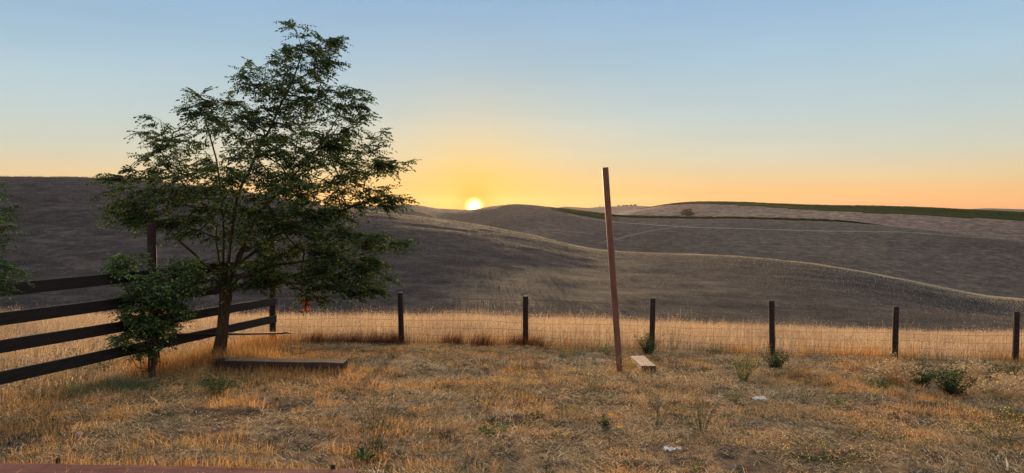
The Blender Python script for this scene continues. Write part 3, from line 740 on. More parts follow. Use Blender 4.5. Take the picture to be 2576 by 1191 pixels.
# ------------------------------------------------------------------ trees
def inside(poly, x, y):
    c = False; n = len(poly); j = n - 1
    for i in range(n):
        if (poly[i][1] > y) != (poly[j][1] > y) and x < (poly[j][0] - poly[i][0]) * (y - poly[i][1]) / (poly[j][1] - poly[i][1] + 1e-9) + poly[i][0]: c = not c
        j = i
    return c
def edge_dist(poly, x, y):
    b = 1e9
    for i in range(len(poly)):
        x1, y1 = poly[i - 1]; x2, y2 = poly[i]; dx, dy = x2 - x1, y2 - y1
        t = max(0, min(1, ((x - x1) * dx + (y - y1) * dy) / (dx * dx + dy * dy + 1e-9)))
        b = min(b, math.hypot(x - x1 - t * dx, y - y1 - t * dy))
    return b
def compound_leaves(B, D, L, pairs, leaflet, droop):
    """pinnate leaves: returns vertices and quads of all leaflets plus thin stalks"""
    n = len(B); D = D / np.linalg.norm(D, axis=1)[:, None]
    side = np.cross(D, np.array([0, 0, 1.0])); side /= np.linalg.norm(side, axis=1)[:, None] + 1e-9
    tilt = rng.normal(size=n)[:, None] * .45
    side = side + np.array([0, 0, 1]) * tilt; side /= np.linalg.norm(side, axis=1)[:, None]
    Ps, Ds, Ls = [], [], []
    for k in range(pairs):
        t = .18 + .80 * k / (pairs - 1)
        c = B + D * (L * t)[:, None] + np.array([0, 0, -1.0]) * (droop * L * t * t)[:, None]
        sz = leaflet * (1 - .35 * abs(t - .5) * 2) * rng.uniform(.8, 1.15, n)
        for sg in (-1, 1):
            d = side * sg + D * .35 + np.array([0, 0, -1.0]) * rng.uniform(.05, .75, n)[:, None] + rng.normal(size=(n, 3)) * .12
            Ps.append(c); Ds.append(d); Ls.append(sz)
    c = B + D * L[:, None] + np.array([0, 0, -1.0]) * (droop * L)[:, None]
    Ps.append(c); Ds.append(D + np.array([0, 0, -.5])); Ls.append(leaflet * np.ones(n))
    Ps, Ds, Ls = np.concatenate(Ps), np.concatenate(Ds), np.concatenate(Ls)
    V, q = diamonds(Ps, Ds, Ls, Ls * .52)
    w = .0022
    m = B + D * (L * .5)[:, None] - np.array([0, 0, 1.0]) * (droop * L * .25)[:, None]
    up = np.array([0, 0, w])
    S = np.stack([B - up, B + up, m + up, m - up, c + up * .4, c - up * .4], 1).reshape(-1, 3)
    i = np.arange(n)[:, None] * 6 + len(V)
    return np.concatenate([V, S]), np.concatenate([q, i + np.array([[0, 1, 2, 3]]), i + np.array([[3, 2, 4, 5]])])

def grow_tree(root, trunk_pts, trunk_r, limbs, clumps, leaves_per, leaf_len, leaflet, pairs, mat_leaf, spread, flat=.55, twig_r=.0035, thin=1.0, dense_below=None):
    """trunk and limbs as given; every foliage clump is joined by a branch to the nearest limb"""
    nodes = []; parent = []; fixed = {}
    def addn(p, par):
        nodes.append(Vector(p)); parent.append(par); return len(nodes) - 1
    last = -1
    for p, r in zip(trunk_pts, trunk_r):
        last = addn(p, last); fixed[last] = r
    fork = last; usable = []
    for li in limbs:
        start, pts = li
        par = fork - start; prev = nodes[par]
        for p in pts:
            p = Vector(p); n = max(1, int((p - prev).length / .22))
            for k in range(1, n + 1):
                q = prev.lerp(p, k / n) + (Vector([random.gauss(0, .012) for _ in range(3)]) if k < n else Vector())
                par = addn(q, par); usable.append(par)
            prev = p
    ax = Vector(trunk_pts[-1])
    order = sorted(range(len(clumps)), key=lambda i: (clumps[i][0] - ax).length)
    tips = []
    for i in order:
        c, r = clumps[i]; best, bd = None, 1e9
        for u_ in usable:
            p = nodes[u_]; d = (c - p).length
            if (p - ax).length > (c - ax).length + .05: continue
            d += max(0, p.z - c.z) * .8
            if d < bd: bd, best = d, u_
        if best is None: best = fork
        p0 = nodes[best]; n = max(2, int((c - p0).length / .15)); par = best
        sag = (c - p0).length * random.uniform(.03, .16)
        for k in range(1, n + 1):
            t = k / n
            q = p0.lerp(c, t) - Vector((0, 0, 1)) * sag * 4 * t * (1 - t) * (-1 if random.random() < .0 else 1) * .5 + Vector([random.gauss(0, .012) for _ in range(3)])
            par = addn(q, par); usable.append(par)
        tips.append((par, c, r))
    B, Dd, LL = [], [], []
    for par, c, r in tips:
        out = Vector((c.x - ax.x, c.y - ax.y, 0)); out = out.normalized() if out.length > .05 else Vector((1, 0, 0))
        nt_ = max(3, int(leaves_per * (1.4 if dense_below is not None and c.z < dense_below else 1) / 6)); base_p = nodes[parent[par]]
        for k in range(nt_):
            a = random.uniform(-math.pi, math.pi)
            dirv = Vector((math.cos(a), math.sin(a), random.uniform(-.35, .55) * flat * 1.4)) * .75 + out * spread
            dirv.normalize(); ln = r * random.uniform(.55, 1.15)
            q0 = base_p.lerp(nodes[par], random.random()); pr = par
            m = addn(q0 + dirv * ln * .5 + Vector((0, 0, random.gauss(0, .015))), pr); e = addn(q0 + dirv * ln + Vector((0, 0, random.gauss(-.01, .03))), m)
            for j in range(6):
                t = random.uniform(.25, 1.05)
                p = q0.lerp(nodes[e], t); sd = Vector((-dirv.y, dirv.x, 0)) * random.choice((-1, 1)) * random.uniform(.3, 1.1)
                dd = dirv * random.uniform(.3, 1) + sd + Vector((0, 0, random.gauss(.02, .28)))
                B.append(p); Dd.append(dd); LL.append(leaf_len * random.uniform(.6, 1.15))
    # pipe model radii
    cnt = [0] * len(nodes); kids = [0] * len(nodes)
    for i in range(len(nodes)): 
        if parent[i] >= 0: kids[parent[i]] += 1
    for i in range(len(nodes) - 1, -1, -1):
        cnt[i] = max(cnt[i], 1)
        if parent[i] >= 0: cnt[parent[i]] += cnt[i] if kids[parent[i]] > 1 or True else 0
    def rad(i):
        if i in fixed: return fixed[i]
        return min(twig_r * thin * (leafc[i] ** .47), trunk_r[-1] * .62)
    leafc = [0] * len(nodes)
    for i in range(len(nodes) - 1, -1, -1):
        if kids[i] == 0: leafc[i] = 1
        if parent[i] >= 0: leafc[parent[i]] += leafc[i]
    # chains for continuous tubes
    child_best = {}
    for i in range(len(nodes)):
        p = parent[i]
        if p >= 0 and (p not in child_best or leafc[i] > leafc[child_best[p]]): child_best[p] = i
    g = Geo(); gt = Geo()
    starts = [0] + [i for i in range(1, len(nodes)) if child_best.get(parent[i]) != i]
    for s in starts:
        ch = [s]; 
        while ch[-1] in child_best: ch.append(child_best[ch[-1]])
        pts = [nodes[c] for c in ch]; rs = [rad(c) for c in ch]
        if s != 0: pts = [nodes[parent[s]]] + pts; rs = [min(rs[0] * 1.15, rad(parent[s]))] + rs
        if len(pts) < 2: continue
        (g).tube(pts, rs, 9 if s == 0 else (6 if rs[0] > .012 else 4), s == 0, .06 if s == 0 else 0)
    tr = g.build('trunk', M_bark, root, True)
    B = np.array([tuple(b) for b in B]); Dd = np.array([tuple(b) for b in Dd])
    V, q = compound_leaves(B, Dd, np.array(LL), pairs, leaflet, .28)
    cr = mesh_np('crown', V, [q], mat_leaf, root)
    return tr, cr

# --- the big locust tree
TD = 12.3
crown = [(735, 55), (775, 80), (838, 92), (832, 130), (855, 150), (828, 178), (790, 192), (835, 208), (915, 215), (905, 250), (920, 290), (900, 318), (965, 325), (955, 372),
         (1025, 410), (1005, 432), (955, 442), (985, 470), (1040, 492), (1005, 520), (945, 522), (905, 545), (870, 566), (930, 572), (1035, 600), (1010, 632), (970, 650), (985, 680),
         (975, 722), (930, 755), (860, 750), (800, 762), (750, 728), (700, 715), (650, 738), (560, 745), (490, 738), (468, 700), (480, 660), (452, 620), (400, 585), (340, 560), (285, 560), (255, 532), (330, 500),
         (300, 462), (262, 442), (330, 412), (350, 385), (395, 352), (320, 328), (400, 292), (470, 292), (455, 264), (530, 252), (492, 230), (545, 236), (590, 238), (640, 255), (612, 215), (604, 165),
         (660, 160), (680, 120), (730, 105)]
tx0 = W(553, 910, TD).x; tree = empty('locust_tree', (tx0, TD, gz(tx0, TD)), 'large multi stemmed green tree with feathery leaves beside the rail fence', 'tree')
def TP(px, py, off=0): return W(px, py, TD + off)
tp = [TP(547, 925), TP(549, 908), TP(553, 880), TP(559, 840), TP(563, 800), TP(566, 765), TP(568, 742), TP(566, 722)]
trr = [.17, .145, .112, .094, .090, .096, .105, .085]
limbs = [(0, [TP(556, 690, .05), TP(549, 640, .1), TP(545, 570, .2), TP(500, 500, .3), TP(440, 440, .3), TP(375, 385, .2)]),
         (0, [TP(572, 680), TP(580, 610, -.05), TP(596, 500, -.1), TP(640, 400, -.1), TP(690, 300, 0), TP(735, 210, 0), TP(762, 130, 0), TP(745, 75, 0)]),
         (0, [TP(590, 680, .1), TP(625, 590, .3), TP(680, 500, .4), TP(770, 430, .4), TP(870, 400, .3), TP(950, 420, .2)]),
         (1, [TP(600, 700, -.1), TP(680, 668, -.3), TP(800, 650, -.45), TP(900, 620, -.4), TP(985, 605, -.3)]),
         (0, [TP(545, 690, -.1), TP(490, 640, -.3), TP(420, 575, -.4), TP(340, 525, -.4), TP(290, 520, -.3)]),
         (0, [TP(562, 680, -.1), TP(562, 560, -.3), TP(552, 450, -.35), TP(530, 350, -.3), TP(505, 260, -.2)]),
         (0, [TP(605, 660, .1), TP(690, 595, .35), TP(790, 550, .45), TP(900, 515, .4), TP(985, 500, .3)]),
         (1, [TP(610, 715, -.1), TP(720, 712, -.35), TP(850, 722, -.5), TP(935, 735, -.45)]),
         (0, [TP(600, 640, -.2), TP(650, 540, -.6), TP(740, 440, -.7), TP(830, 330, -.5), TP(880, 240, -.3)])]
clumps = []
def hole(px, py):
    return ((px - 548) / 66) ** 2 + ((py - 618) / 36) ** 2 < 1 or ((px - 850) / 48) ** 2 + ((py - 482) / 18) ** 2 < 1 or ((px - 470) / 45) ** 2 + ((py - 610) / 30) ** 2 < 1
tries = 0
while len(clumps) < 300 and tries < 60000:
    tries += 1
    px, py = random.uniform(255, 1040), random.uniform(55, 762)
    if not inside(crown, px, py) or hole(px, py): continue
    e = edge_dist(crown, px, py)
    if e < 12: continue
    half = min(1.45, .25 + e / 155 * 1.15)
    off = random.uniform(-half, half)
    c = TP(px, py, off); r = random.uniform(.22, .44) if e > 32 else random.uniform(.13, .2)
    if any((c - k[0]).length < .20 for k in clumps): continue
    clumps.append((c, r))
for px, py, r in ((737, 72, .14), (765, 95, .18), (822, 102, .16), (838, 152, .16), (800, 170, .16), (697, 130, .15), (625, 178, .17), (618, 208, .15), (505, 240, .14), (472, 270, .14), (545, 255, .15), (345, 332, .17), (405, 300, .14),
                  (890, 222, .17), (905, 282, .16), (945, 335, .17), (1000, 412, .18), (960, 415, .16), (1010, 496, .18), (975, 506, .16), (990, 606, .18), (955, 594, .16), (965, 690, .16), (940, 738, .15), (870, 742, .16), (800, 748, .14),
                  (290, 446, .16), (285, 530, .16), (305, 552, .16), (330, 538, .16), (375, 392, .16), (770, 738, .10), (320, 470, .2), (350, 500, .22), (300, 510, .2), (390, 540, .24), (430, 560, .24), (360, 545, .2), (420, 500, .24), (350, 450, .22), (395, 460, .24), (520, 715, .22), (580, 722, .2), (630, 718, .22), (500, 690, .2), (660, 700, .22)):
    clumps.append((TP(px, py, random.uniform(-.25, .25)), r))
grow_tree(tree, tp, trr, limbs, clumps, 21, .27, .064, 6, M_leaf, .5, .55, .0023, dense_below=W(0, 500, TD).z)
g = Geo()
B = []; Dn = []
for k in range(34):
    p = TP(random.gauss(770, 4), random.uniform(744, 776), .1); B.append(tuple(p)); Dn.append((random.gauss(0, .4), random.gauss(0, .4), -1))
for k in range(8):
    p = TP(random.gauss(803, 4), random.uniform(738, 750), .1); B.append(tuple(p)); Dn.append((random.gauss(0, .4), random.gauss(0, .4), -1))
V, q = diamonds(np.array(B), np.array(Dn), .09, .045)
tag(mesh_np('dead_leaves', V, [q], M_deadleaf, tree), 'cluster of dead orange red leaves hanging low in the crown')

# --- sapling in front of the fence post
SD = 10.62
sp = [(275, 652), (300, 640), (335, 640), (352, 690), (400, 668), (440, 640), (490, 640), (500, 690), (485, 740), (448, 762), (470, 800), (440, 826), (400, 850), (350, 858), (285, 858),
      (302, 836), (340, 815), (292, 778), (318, 745), (290, 700)]
sx = W(384, 950, SD).x; sap = empty('sapling', (sx, SD, gz(sx, SD)), 'leafy young sapling with several thin stems in front of the tall fence post', 'sapling')
def SP(px, py, off=0): return W(px, py, SD + off)
stp = [SP(384, 955), SP(385, 930), SP(388, 900), SP(386, 860), SP(384, 830)]
lim = [(0, [SP(384, 790), SP(380, 740, .05), SP(372, 690), SP(330, 650, -.05)]), (0, [SP(400, 780, -.1), SP(430, 720, -.15), SP(465, 665, -.1)]), (0, [SP(370, 800, -.1), SP(340, 770, -.15), SP(315, 720, -.2)]),
       (1, [SP(355, 850, -.05), SP(320, 850, -.1)]), (0, [SP(410, 800, .1), SP(445, 790, .1)]), (3, [SP(356, 935, .1), SP(352, 900, .1), SP(352, 850, .0)]), (3, [SP(345, 925, -.1), SP(318, 880, -.2), SP(300, 862, -.2)])]
cl = []; tries = 0
while len(cl) < 100 and tries < 20000:
    tries += 1; px, py = random.uniform(275, 500), random.uniform(640, 860)
    if not inside(sp, px, py): continue
    e = edge_dist(sp, px, py)
    if e < 6: continue
    half = min(.55, .12 + e / 180 * .8); c = SP(px, py, random.uniform(-half, half) - .12)
    if any((c - k[0]).length < .11 for k in cl): continue
    cl.append((c, random.uniform(.12, .2) if e > 20 else .09))
for px, py in ((300, 650), (318, 655), (335, 662), (290, 668), (345, 640), (300, 858), (322, 862), (345, 870), (352, 890), (330, 845), (290, 850), (400, 868), (372, 880), (310, 880)): cl.append((SP(px, py, random.uniform(-.2, .1)), .11))
grow_tree(sap, stp, [.04, .034, .030, .027, .025], lim, cl, 12, .17, .050, 4, M_leaf2, .3, .6, .0026)
stk = empty('plant_stake', W(377, 950, SD - .12), 'thin wooden stake standing against the sapling stem', 'stake')
g = Geo(); sxx = W(377, 950, SD - .12).x; g.tube([(sxx, SD - .12, gz(sxx, SD - .12) - .1), (sxx - .02, SD - .12, gz(sxx, SD - .12) + .9)], .017, 6); g.build('rod', M_bark, stk)

# --- tree at the left edge, mostly outside the picture
LD = 6.6
lt = empty('locust_tree', (W(-230, 900, LD).x, LD, gz(W(-230, 900, LD).x, LD)), 'feathery green tree cut off by the left edge of the photo', 'tree')
def LP(px, py, off=0): return W(px, py, LD + off)
x0 = lt.location.x
lp = [(x0, LD, lt.location.z - .1), (x0, LD, lt.location.z + .5), (x0 + .02, LD, lt.location.z + 1.0)]
llim = [(0, [LP(-190, 700), LP(-110, 600), LP(-40, 540)]), (0, [LP(-200, 640), LP(-150, 480), LP(-60, 470)]), (0, [LP(-220, 620), LP(-240, 420)]), (0, [LP(-150, 740), LP(-60, 700)]), (0, [LP(-160, 760), LP(-60, 760)])]
cl = []
lpoly = [(-330, 380), (-60, 440), (0, 478), (22, 500), (15, 540), (30, 580), (18, 640), (40, 690), (20, 730), (-20, 765), (-330, 800)]
tries = 0
while len(cl) < 60 and tries < 20000:
    tries += 1; px, py = random.uniform(-330, 45), random.uniform(380, 800)
    if not inside(lpoly, px, py): continue
    c = LP(px, py, random.uniform(-.35, .35))
    if any((c - k[0]).length < .16 for k in cl): continue
    cl.append((c, random.uniform(.1, .17)))
grow_tree(lt, lp, [.06, .05, .045], llim, cl, 24, .16, .034, 7, M_leaf2, .4, .4, .0026)

# --- far trees
def far_tree(loc, w_, h_, label, group=None, n=1400, size=.5):
    t = empty('oak_tree', loc, label, 'tree', group)
    g = Geo(); g.tube([loc - Vector((0, 0, .5)), loc + Vector((0, 0, h_ * .3)), loc + Vector((w_ * .03, 0, h_ * .6))], [h_ * .05, h_ * .04, h_ * .02], 6)
    for k in range(5):
        a = k * 1.3; g.tube([loc + Vector((0, 0, h_ * .2)), loc + Vector((math.cos(a) * w_ * .22, math.sin(a) * w_ * .22, h_ * .5)), loc + Vector((math.cos(a) * w_ * .4, math.sin(a) * w_ * .4, h_ * .75))], [h_ * .025, h_ * .015, .02], 4, False)
    g.build('trunk', M_bark, t)
    cl_ = rng.normal(size=(70, 3)); cl_ /= np.linalg.norm(cl_, axis=1)[:, None]; cl_[:, 2] = abs(cl_[:, 2]) * .9
    cc = cl_ * rng.uniform(.15, .92, (70, 1)) * np.array([w_ / 2, w_ / 2, h_ * .92]) + np.array([0, 0, h_ * .06])
    P = cc[rng.integers(0, 70, n)] + rng.normal(size=(n, 3)) * np.array([w_, w_, h_ * .7]) * .055 + np.array(loc)
    P[:, 2] = np.maximum(P[:, 2], loc.z + .1)
    V, q = diamonds(P, rng.normal(size=(n, 3)), size, size * .7)
    mesh_np('crown', V, [q], M_oak, t); return t
p = on(1729, 543, 760); p = Vector((W(1729, 543, p.y).x, p.y, p.z)); k_ = p.y / F
far_tree(p, 38 * k_, 23 * k_, 'lone round dark bush like oak on the pale hill beyond the green vine strip', None, 3600, .9)
names = ['small dark oak at the left end of the horizon row', 'second dark oak from the left in the horizon row', 'middle dark oak of the horizon row right of the leaning post',
         'fourth dark oak from the left in the horizon row', 'wide dark oak at the right end of the horizon row']
for i, (px, w_, h_) in enumerate(((1556, 7, 3), (1568, 8, 4), (1577, 9, 4), (1587, 9, 4.5), (1597, 9, 5))):
    u = (px - CX) / F; y = 2685.0; x = u * y; k_ = y / F
    far_tree(Vector((x, y, gz(x, y) - .3)), w_ * k_ * 1.2, h_ * k_, names[i], 'oaks in a row on the horizon hill', 300, 2.0)
u = (1509 - CX) / F; far_tree(Vector((u * 2680, 2680, gz(u * 2680, 2680))), 6, 6, 'tiny lone tree on the horizon just left of the leaning post', None, 250, 1.2)

# ------------------------------------------------------------------ weeds, each a plant of its own
def stems_plant(px, py, h, w_, ns, label, name='weed', cat='weed', mat=M_weed, leaves=10, leaf=.035, flowers=0, fm=M_yellow, stem_r=.0017, droop=.0, leafw=.35, lean=None, fsize=.016, branch=0):
    w_ *= 1.45; h *= 1.1; ns = int(ns * 1.35)
    loc = on(px, py); t = empty(name, loc, label, cat)
    g = Geo(); LP_, LD_, FP = [], [], []
    for k in range(ns):
        a = random.uniform(0, 6.283); rr_ = random.random() ** .6; hh = h * random.uniform(.6, 1.0) * (1 - .25 * rr_)
        o = Vector((math.cos(a), math.sin(a), 0)) * rr_ * w_ * .5
        if lean: o = o + Vector((lean * random.uniform(.5, 1), 0, 0))
        b = loc + o * .18; m1 = loc + o * .5 + Vector((0, 0, hh * .5)); e = loc + o + Vector((0, 0, hh - droop * rr_ * hh))
        pts = [b - Vector((0, 0, .01)), m1, e]; g.tube(pts, [stem_r, stem_r * .8, stem_r * .5], 3, False)
        ends = [e]
        for q_ in range(branch):
            s = m1.lerp(e, random.random()); d = Vector((random.gauss(0, 1), random.gauss(0, 1), random.uniform(.6, 1.4))).normalized() * hh * random.uniform(.15, .35)
            g.tube([s, s + d * .5 + Vector((0, 0, .004)), s + d], [stem_r * .6, stem_r * .5, stem_r * .35], 3, False); ends.append(s + d)
        for j in range(leaves):
            s = random.uniform(.08, 1); p_ = (b.lerp(m1, s * 2) if s < .5 else m1.lerp(e, s * 2 - 1))
            a2 = random.uniform(0, 6.283); LP_.append(tuple(p_)); LD_.append((math.cos(a2), math.sin(a2), random.uniform(-.1, .9)))
        for q_ in ends:
            if flowers:
                for j in range(flowers): FP.append(tuple(q_ + Vector([random.gauss(0, .010) for _ in range(3)])))
    g.build('stem', mat if mat != M_weed else M_weed_pale, t)
    if LP_:
        n = len(LP_); V, q = diamonds(np.array(LP_), np.array(LD_), rng.uniform(.6, 1.2, n) * leaf, rng.uniform(.8, 1.1, n) * leaf * leafw); mesh_np('foliage', V, [q], mat, t)
    if FP:
        FP = np.array(FP); V, q = diamonds(FP, rng.normal(size=(len(FP), 3)), fsize, fsize * .8); tag(mesh_np('flowers' if fm == M_yellow else 'seed_heads', V, [q], fm, t), kind='stuff')
    return t
def rosette(px, py, r, label, n=16, mat=M_weed, up=.5):
    loc = on(px, py); t = empty('rosette_weed', loc, label, 'weed'); g = Geo()
    for k in range(n):
        a = k * 2.4 + random.uniform(-.2, .2); L = r * random.uniform(.6, 1.05); el_ = random.uniform(.15, 1.0) * up
        d = Vector((math.cos(a), math.sin(a), 0)); s = Vector((-d.y, d.x, 0)); w_ = L * random.uniform(.12, .2)
        rows_ = []
        for tt, ww in ((0, .25), (.3, .7), (.6, 1), (.85, .75), (1, .05)):
            c = loc + d * (L * tt) + Vector((0, 0, .01 + L * el_ * math.sin(tt * 2.2)))
            rows_ += [tuple(c - s * w_ * ww), tuple(c - Vector((0, 0, w_ * .35 * ww))), tuple(c + s * w_ * ww)]
        fs = []
        for i in range(4):
            for j in range(2): fs.append((i * 3 + j, i * 3 + j + 1, i * 3 + j + 4, i * 3 + j + 3))
        g.add(rows_, fs)
    g.build('leaves', mat, t); return t
stems_plant(546, 995, .33, .42, 26, 'bushy green weed with tiny pale flowers in front of the fallen timber', mat=M_weed_dark, leaves=16, leaf=.04, flowers=1, fm=M_cream, fsize=.009)
rosette(1227, 1098, .13, 'bright green rosette weed in the lower middle of the yard', 20, M_weed, .9)
rosette(1268, 1088, .10, 'smaller yellowing rosette just right of the bright green rosette', 12, M_weed_pale, .9)
rosette(915, 1162, .13, 'broad leaved dark rosette weed beside the end of the edging timber', 18, M_weed_dark, .7)
stems_plant(935, 1150, .62, .5, 20, 'wispy grey green stalks rising behind the broad leaved rosette', mat=M_greygreen, leaves=5, leaf=.02, branch=4, lean=.12, stem_r=.0022)
rosette(1348, 1050, .14, 'low flat green weed in the middle of the yard', 14, M_weed_dark, .3)
rosette(1402, 1096, .08, 'tiny dark green weed below the low flat weed', 10, M_weed, .5)
rosette(1120, 1100, .09, 'small dull weed with short leaves between the two rosettes', 9, M_weed_dark, .5)
t = stems_plant(1524, 1085, .17, .2, 14, 'dark green weed with two orange flowers in front of the leaning post', mat=M_weed_dark, leaves=9, leaf=.045)
g = Geo()
for px, py, zz in ((1559, 1090, .05), (1537, 1082, .15)):
    c0 = on(px, py) + Vector((0, 0, zz)); aa = np.arange(9) * .698
    V, q = diamonds(np.repeat(np.array([tuple(c0)]), 9, 0), np.stack([np.cos(aa), np.sin(aa), 0 * aa + .5], 1), .038, .024); mesh_np('flower', V, [q], M_orange, t)
stems_plant(1868, 962, .46, .42, 30, 'tall feathery pale green weed left of the fourth wire fence post', mat=M_weed, leaves=9, leaf=.03, branch=3, flowers=1, stem_r=.0028)
stems_plant(1950, 930, .38, .42, 54, 'dense dark bush growing at the foot of the fourth wire fence post', 'bush', 'bush', M_weed_dark, 14, .045)
stems_plant(1630, 893, .44, .46, 60, 'green bush growing at the foot of the third wire fence post', 'bush', 'bush', M_weed_dark, 14, .045, leafw=.3)
stems_plant(1800, 893, .22, .5, 26, 'low green weed by the fence between the third and fourth posts', mat=M_weed, leaves=9, leaf=.035)
stems_plant(2256, 972, .46, .55, 80, 'orange dry grass tuft full of pale oat heads left of the biggest bush', 'oat_tuft', 'grass tuft', M_tuft, 5, .06, flowers=2, fm=M_cream, leafw=.1, fsize=.03, branch=2, droop=.3)
stems_plant(2318, 972, .38, .46, 56, 'dark green bush right of the orange oat tuft', 'bush', 'bush', M_weed_dark, 16, .045)
stems_plant(2392, 997, .46, .52, 70, 'biggest dark green bush in the right part of the yard', 'bush', 'bush', M_weed_dark, 17, .05, flowers=1, fm=M_cream, fsize=.014)
stems_plant(2215, 982, .20, .36, 30, 'small low green bush left of the orange oat tuft', 'bush', 'bush', M_weed, 12, .04)
stems_plant(2484, 957, .32, .36, 34, 'dark spindly bush below the last wire fence post', 'bush', 'bush', M_weed_dark, 11, .04)
stems_plant(2545, 950, .26, .34, 26, 'spindly green weed at the right edge under the last post', mat=M_weed_dark, leaves=9, leaf=.035)
stems_plant(2440, 960, .36, .6, 70, 'pale oat tuft between the biggest bush and the spindly bush', 'oat_tuft', 'grass tuft', M_strand, 3, .06, flowers=2, fm=M_cream, leafw=.1, fsize=.03, branch=2, droop=.3)
stems_plant(2535, 1000, .32, .8, 80, 'wide tuft of pale oats at the right edge of the yard', 'oat_tuft', 'grass tuft', M_strand, 3, .06, flowers=2, fm=M_cream, leafw=.1, fsize=.028, branch=2, droop=.3)
stems_plant(2140, 935, .30, .6, 44, 'orange oat tuft standing in front of the fence left of the fifth post', 'oat_tuft', 'grass tuft', M_tuft, 4, .06, flowers=2, fm=M_cream, leafw=.1, fsize=.026, branch=1, droop=.3)
stems_plant(2010, 945, .26, .6, 50, 'rounded orange grass tuft right of the bush at the fourth post', 'grass_tuft', 'grass tuft', M_tuft, 3, .06, leafw=.1, droop=.3)
stems_plant(2520, 1120, .38, .8, 34, 'sprawling weed with yellow buds at the lower right edge', mat=M_greygreen, leaves=9, leaf=.03, flowers=1, branch=3, droop=.4)
stems_plant(2545, 1060, .34, .6, 26, 'grey sprawling weed above the yellow budded one at the right edge', mat=M_greygreen, leaves=7, leaf=.03, branch=3, droop=.3)
stems_plant(2075, 1165, .20, .8, 34, 'low weed patch with yellow flowers at the bottom right', mat=M_greygreen, leaves=8, leaf=.028, flowers=1, branch=2)
stems_plant(1765, 1085, .42, .5, 26, 'wispy grey green weed right of the orange petalled weed', mat=M_greygreen, leaves=6, leaf=.022, branch=3, lean=-.05)
stems_plant(1650, 1075, .45, .4, 12, 'thin see through stalks just left of the wispy grey green weed', mat=M_greygreen, leaves=3, leaf=.02, branch=4)
stems_plant(1210, 1040, .50, .7, 16, 'sparse tall mustard stalks in the middle of the yard', mat=M_weed_pale, leaves=2, leaf=.02, branch=4, flowers=1, fsize=.009)
stems_plant(1300, 1000, .42, .5, 10, 'thin leaning mustard stalks above the low flat weed', mat=M_weed_pale, leaves=2, leaf=.02, branch=4, lean=.2, flowers=1, fsize=.009)
stems_plant(1495, 985, .42, .5, 20, 'pale green mustard stalks left of the foot of the leaning post', mat=M_weed_pale, leaves=5, leaf=.025, branch=4, flowers=1, fsize=.010)
stems_plant(1575, 950, .36, .5, 9, 'thin stalks with small yellow flowers in front of the leaning post foot', mat=M_weed_pale, leaves=2, leaf=.02, branch=3, flowers=2, lean=.12)
stems_plant(1440, 905, .30, .55, 22, 'yellow green weed by the fence left of the leaning post', mat=M_weed_pale, leaves=6, leaf=.03, branch=2)
stems_plant(1530, 897, .26, .4, 22, 'low dark green weed by the fence just left of the leaning post', mat=M_weed, leaves=9, leaf=.035)
stems_plant(1695, 885, .62, .40, 14, 'tall weed with cream flower heads beyond the wire fence', mat=M_weed, leaves=6, leaf=.04, flowers=2, fm=M_cream, fsize=.022)
stems_plant(90 + 170, 935, .22, .8, 44, 'low green weed patch under the rails left of the sapling', mat=M_weed, leaves=9, leaf=.035)
stems_plant(2100, 1020, .14, .35, 20, 'small green weed right of the white scrap', mat=M_weed, leaves=8, leaf=.03)
stems_plant(1850, 1010, .14, .32, 22, 'small olive weed just left of the white scrap', mat=M_weed_pale, leaves=8, leaf=.03)
stems_plant(2225, 1110, .16, .4, 18, 'sparse low weed with yellow dots in the right part of the yard', mat=M_greygreen, leaves=6, leaf=.025, flowers=1)

# scraps and stones
def scrap(px, py, w_, d_, label, yaw):
    loc = on(px, py); n, m = 9, 5; V = []
    for i in range(n):
        for j in range(m):
            a, b = (i / (n - 1) - .5) * w_, (j / (m - 1) - .5) * d_
            x_ = a * math.cos(yaw) - b * math.sin(yaw); y_ = a * math.sin(yaw) + b * math.cos(yaw)
            V.append((loc.x + x_ + random.gauss(0, .004), loc.y + y_ + random.gauss(0, .005), loc.z + .022 + random.uniform(0, .032)))
    k = len(V); V += [(a, b, c - .004) for a, b, c in V]
    fs = []
    for i in range(n - 1):
        for j in range(m - 1):
            q = i * m + j; fs.append((q, q + 1, q + m + 1, q + m)); fs.append((q + k, q + m + k, q + m + 1 + k, q + 1 + k))
    g = Geo(); g.add(V, fs); tag(g.build('paper_scrap', M_white), label, 'litter')
scrap(1910, 1010, .19, .12, 'crumpled white scrap lying in the straw on the right', .2)
scrap(1692, 1139, .16, .06, 'narrow white scrap lying in the lower right middle of the yard', .25)
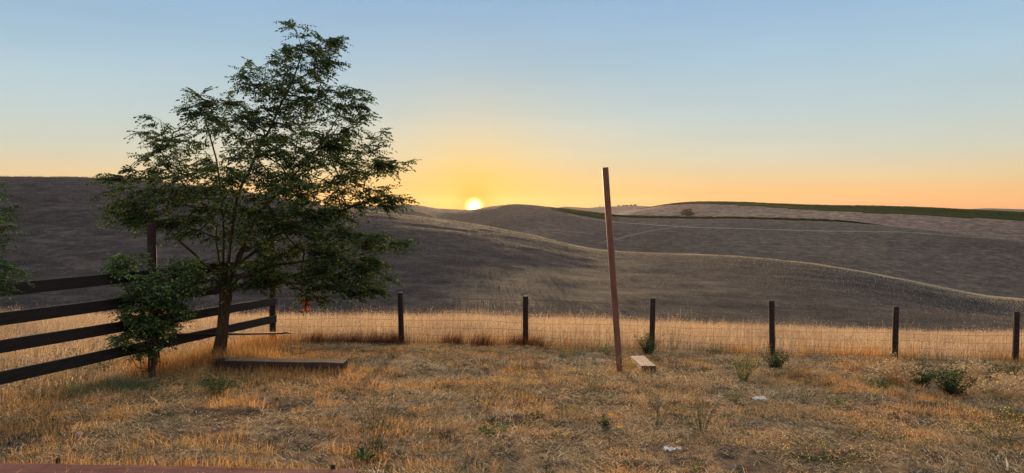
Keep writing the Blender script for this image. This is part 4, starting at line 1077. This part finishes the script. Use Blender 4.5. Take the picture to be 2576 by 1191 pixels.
def stone(px, py, r, label, mat=M_stone, group=None, flat=.6):
    import bmesh
    loc = on(px, py); bm = bmesh.new(); bmesh.ops.create_icosphere(bm, subdivisions=2, radius=r)
    for v_ in bm.verts:
        k = 1 + .22 * math.sin(v_.co.x * 9 / r + px) * math.cos(v_.co.y * 7 / r) * .5 + random.uniform(-.06, .06); v_.co *= k; v_.co.z *= flat
    me = bpy.data.meshes.new('stone'); bm.to_mesh(me); bm.free(); me.materials.append(mat)
    o = bpy.data.objects.new('stone', me); C.objects.link(o); o.location = loc + Vector((0, 0, r * flat * .5)); o.rotation_euler.z = random.random() * 3
    tag(o, label, 'stone', group)
stone(1508, 912, .10, 'pale flat stone left of the foot of the leaning post', flat=.4)
stone(1532, 912, .06, 'small pale stone beside the flat stone near the leaning post', flat=.5)
stone(199, 1096, .035, 'round pale stone in the lower left of the yard')
for i, (px, py, r) in enumerate(((907, 1187, .016), (918, 1186, .013), (928, 1188, .017), (941, 1189, .012), (952, 1187, .014), (963, 1189, .011))):
    stone(px, py, r, 'small white pebble in the heap at the right end of the edging timber', M_white, 'white pebbles at the end of the edging timber')
# long pale stalk lying in the lower left
a = on(818, 1075); b = on(848, 1042); g = Geo(); g.tube([a + Vector((0, 0, .01)), b + Vector((0, 0, .06))], [.003, .006], 5); tag(g.build('dry_stalk', M_cream), 'single long pale dry stalk lying in the straw right of the edging timber', 'stalk')

# ------------------------------------------------------------------ air
hm = bpy.data.materials.new('haze_air'); hm.use_nodes = True; hn = hm.node_tree; hn.nodes.clear()
pv = hn.nodes.new('ShaderNodeVolumePrincipled'); ho = hn.nodes.new('ShaderNodeOutputMaterial')
pv.inputs['Color'].default_value = (.95, .82, .76, 1); pv.inputs['Density'].default_value = .000018; pv.inputs['Anisotropy'].default_value = .60
hn.links.new(pv.outputs[0], ho.inputs['Volume'])
hx, hy0, hy1, hz0, hz1 = 9000, -60, 5600, -160, 70
V = [(x_, y_, z_) for z_ in (hz0, hz1) for x_, y_ in ((-hx, hy0), (hx, hy0), (hx, hy1), (-hx, hy1))]
tag(mesh_np('haze', np.array(V), [np.array([[3, 2, 1, 0], [4, 5, 6, 7], [0, 1, 5, 4], [1, 2, 6, 5], [2, 3, 7, 6], [3, 0, 4, 7]])], hm), 'thin warm evening haze over the hills', 'haze', kind='stuff')
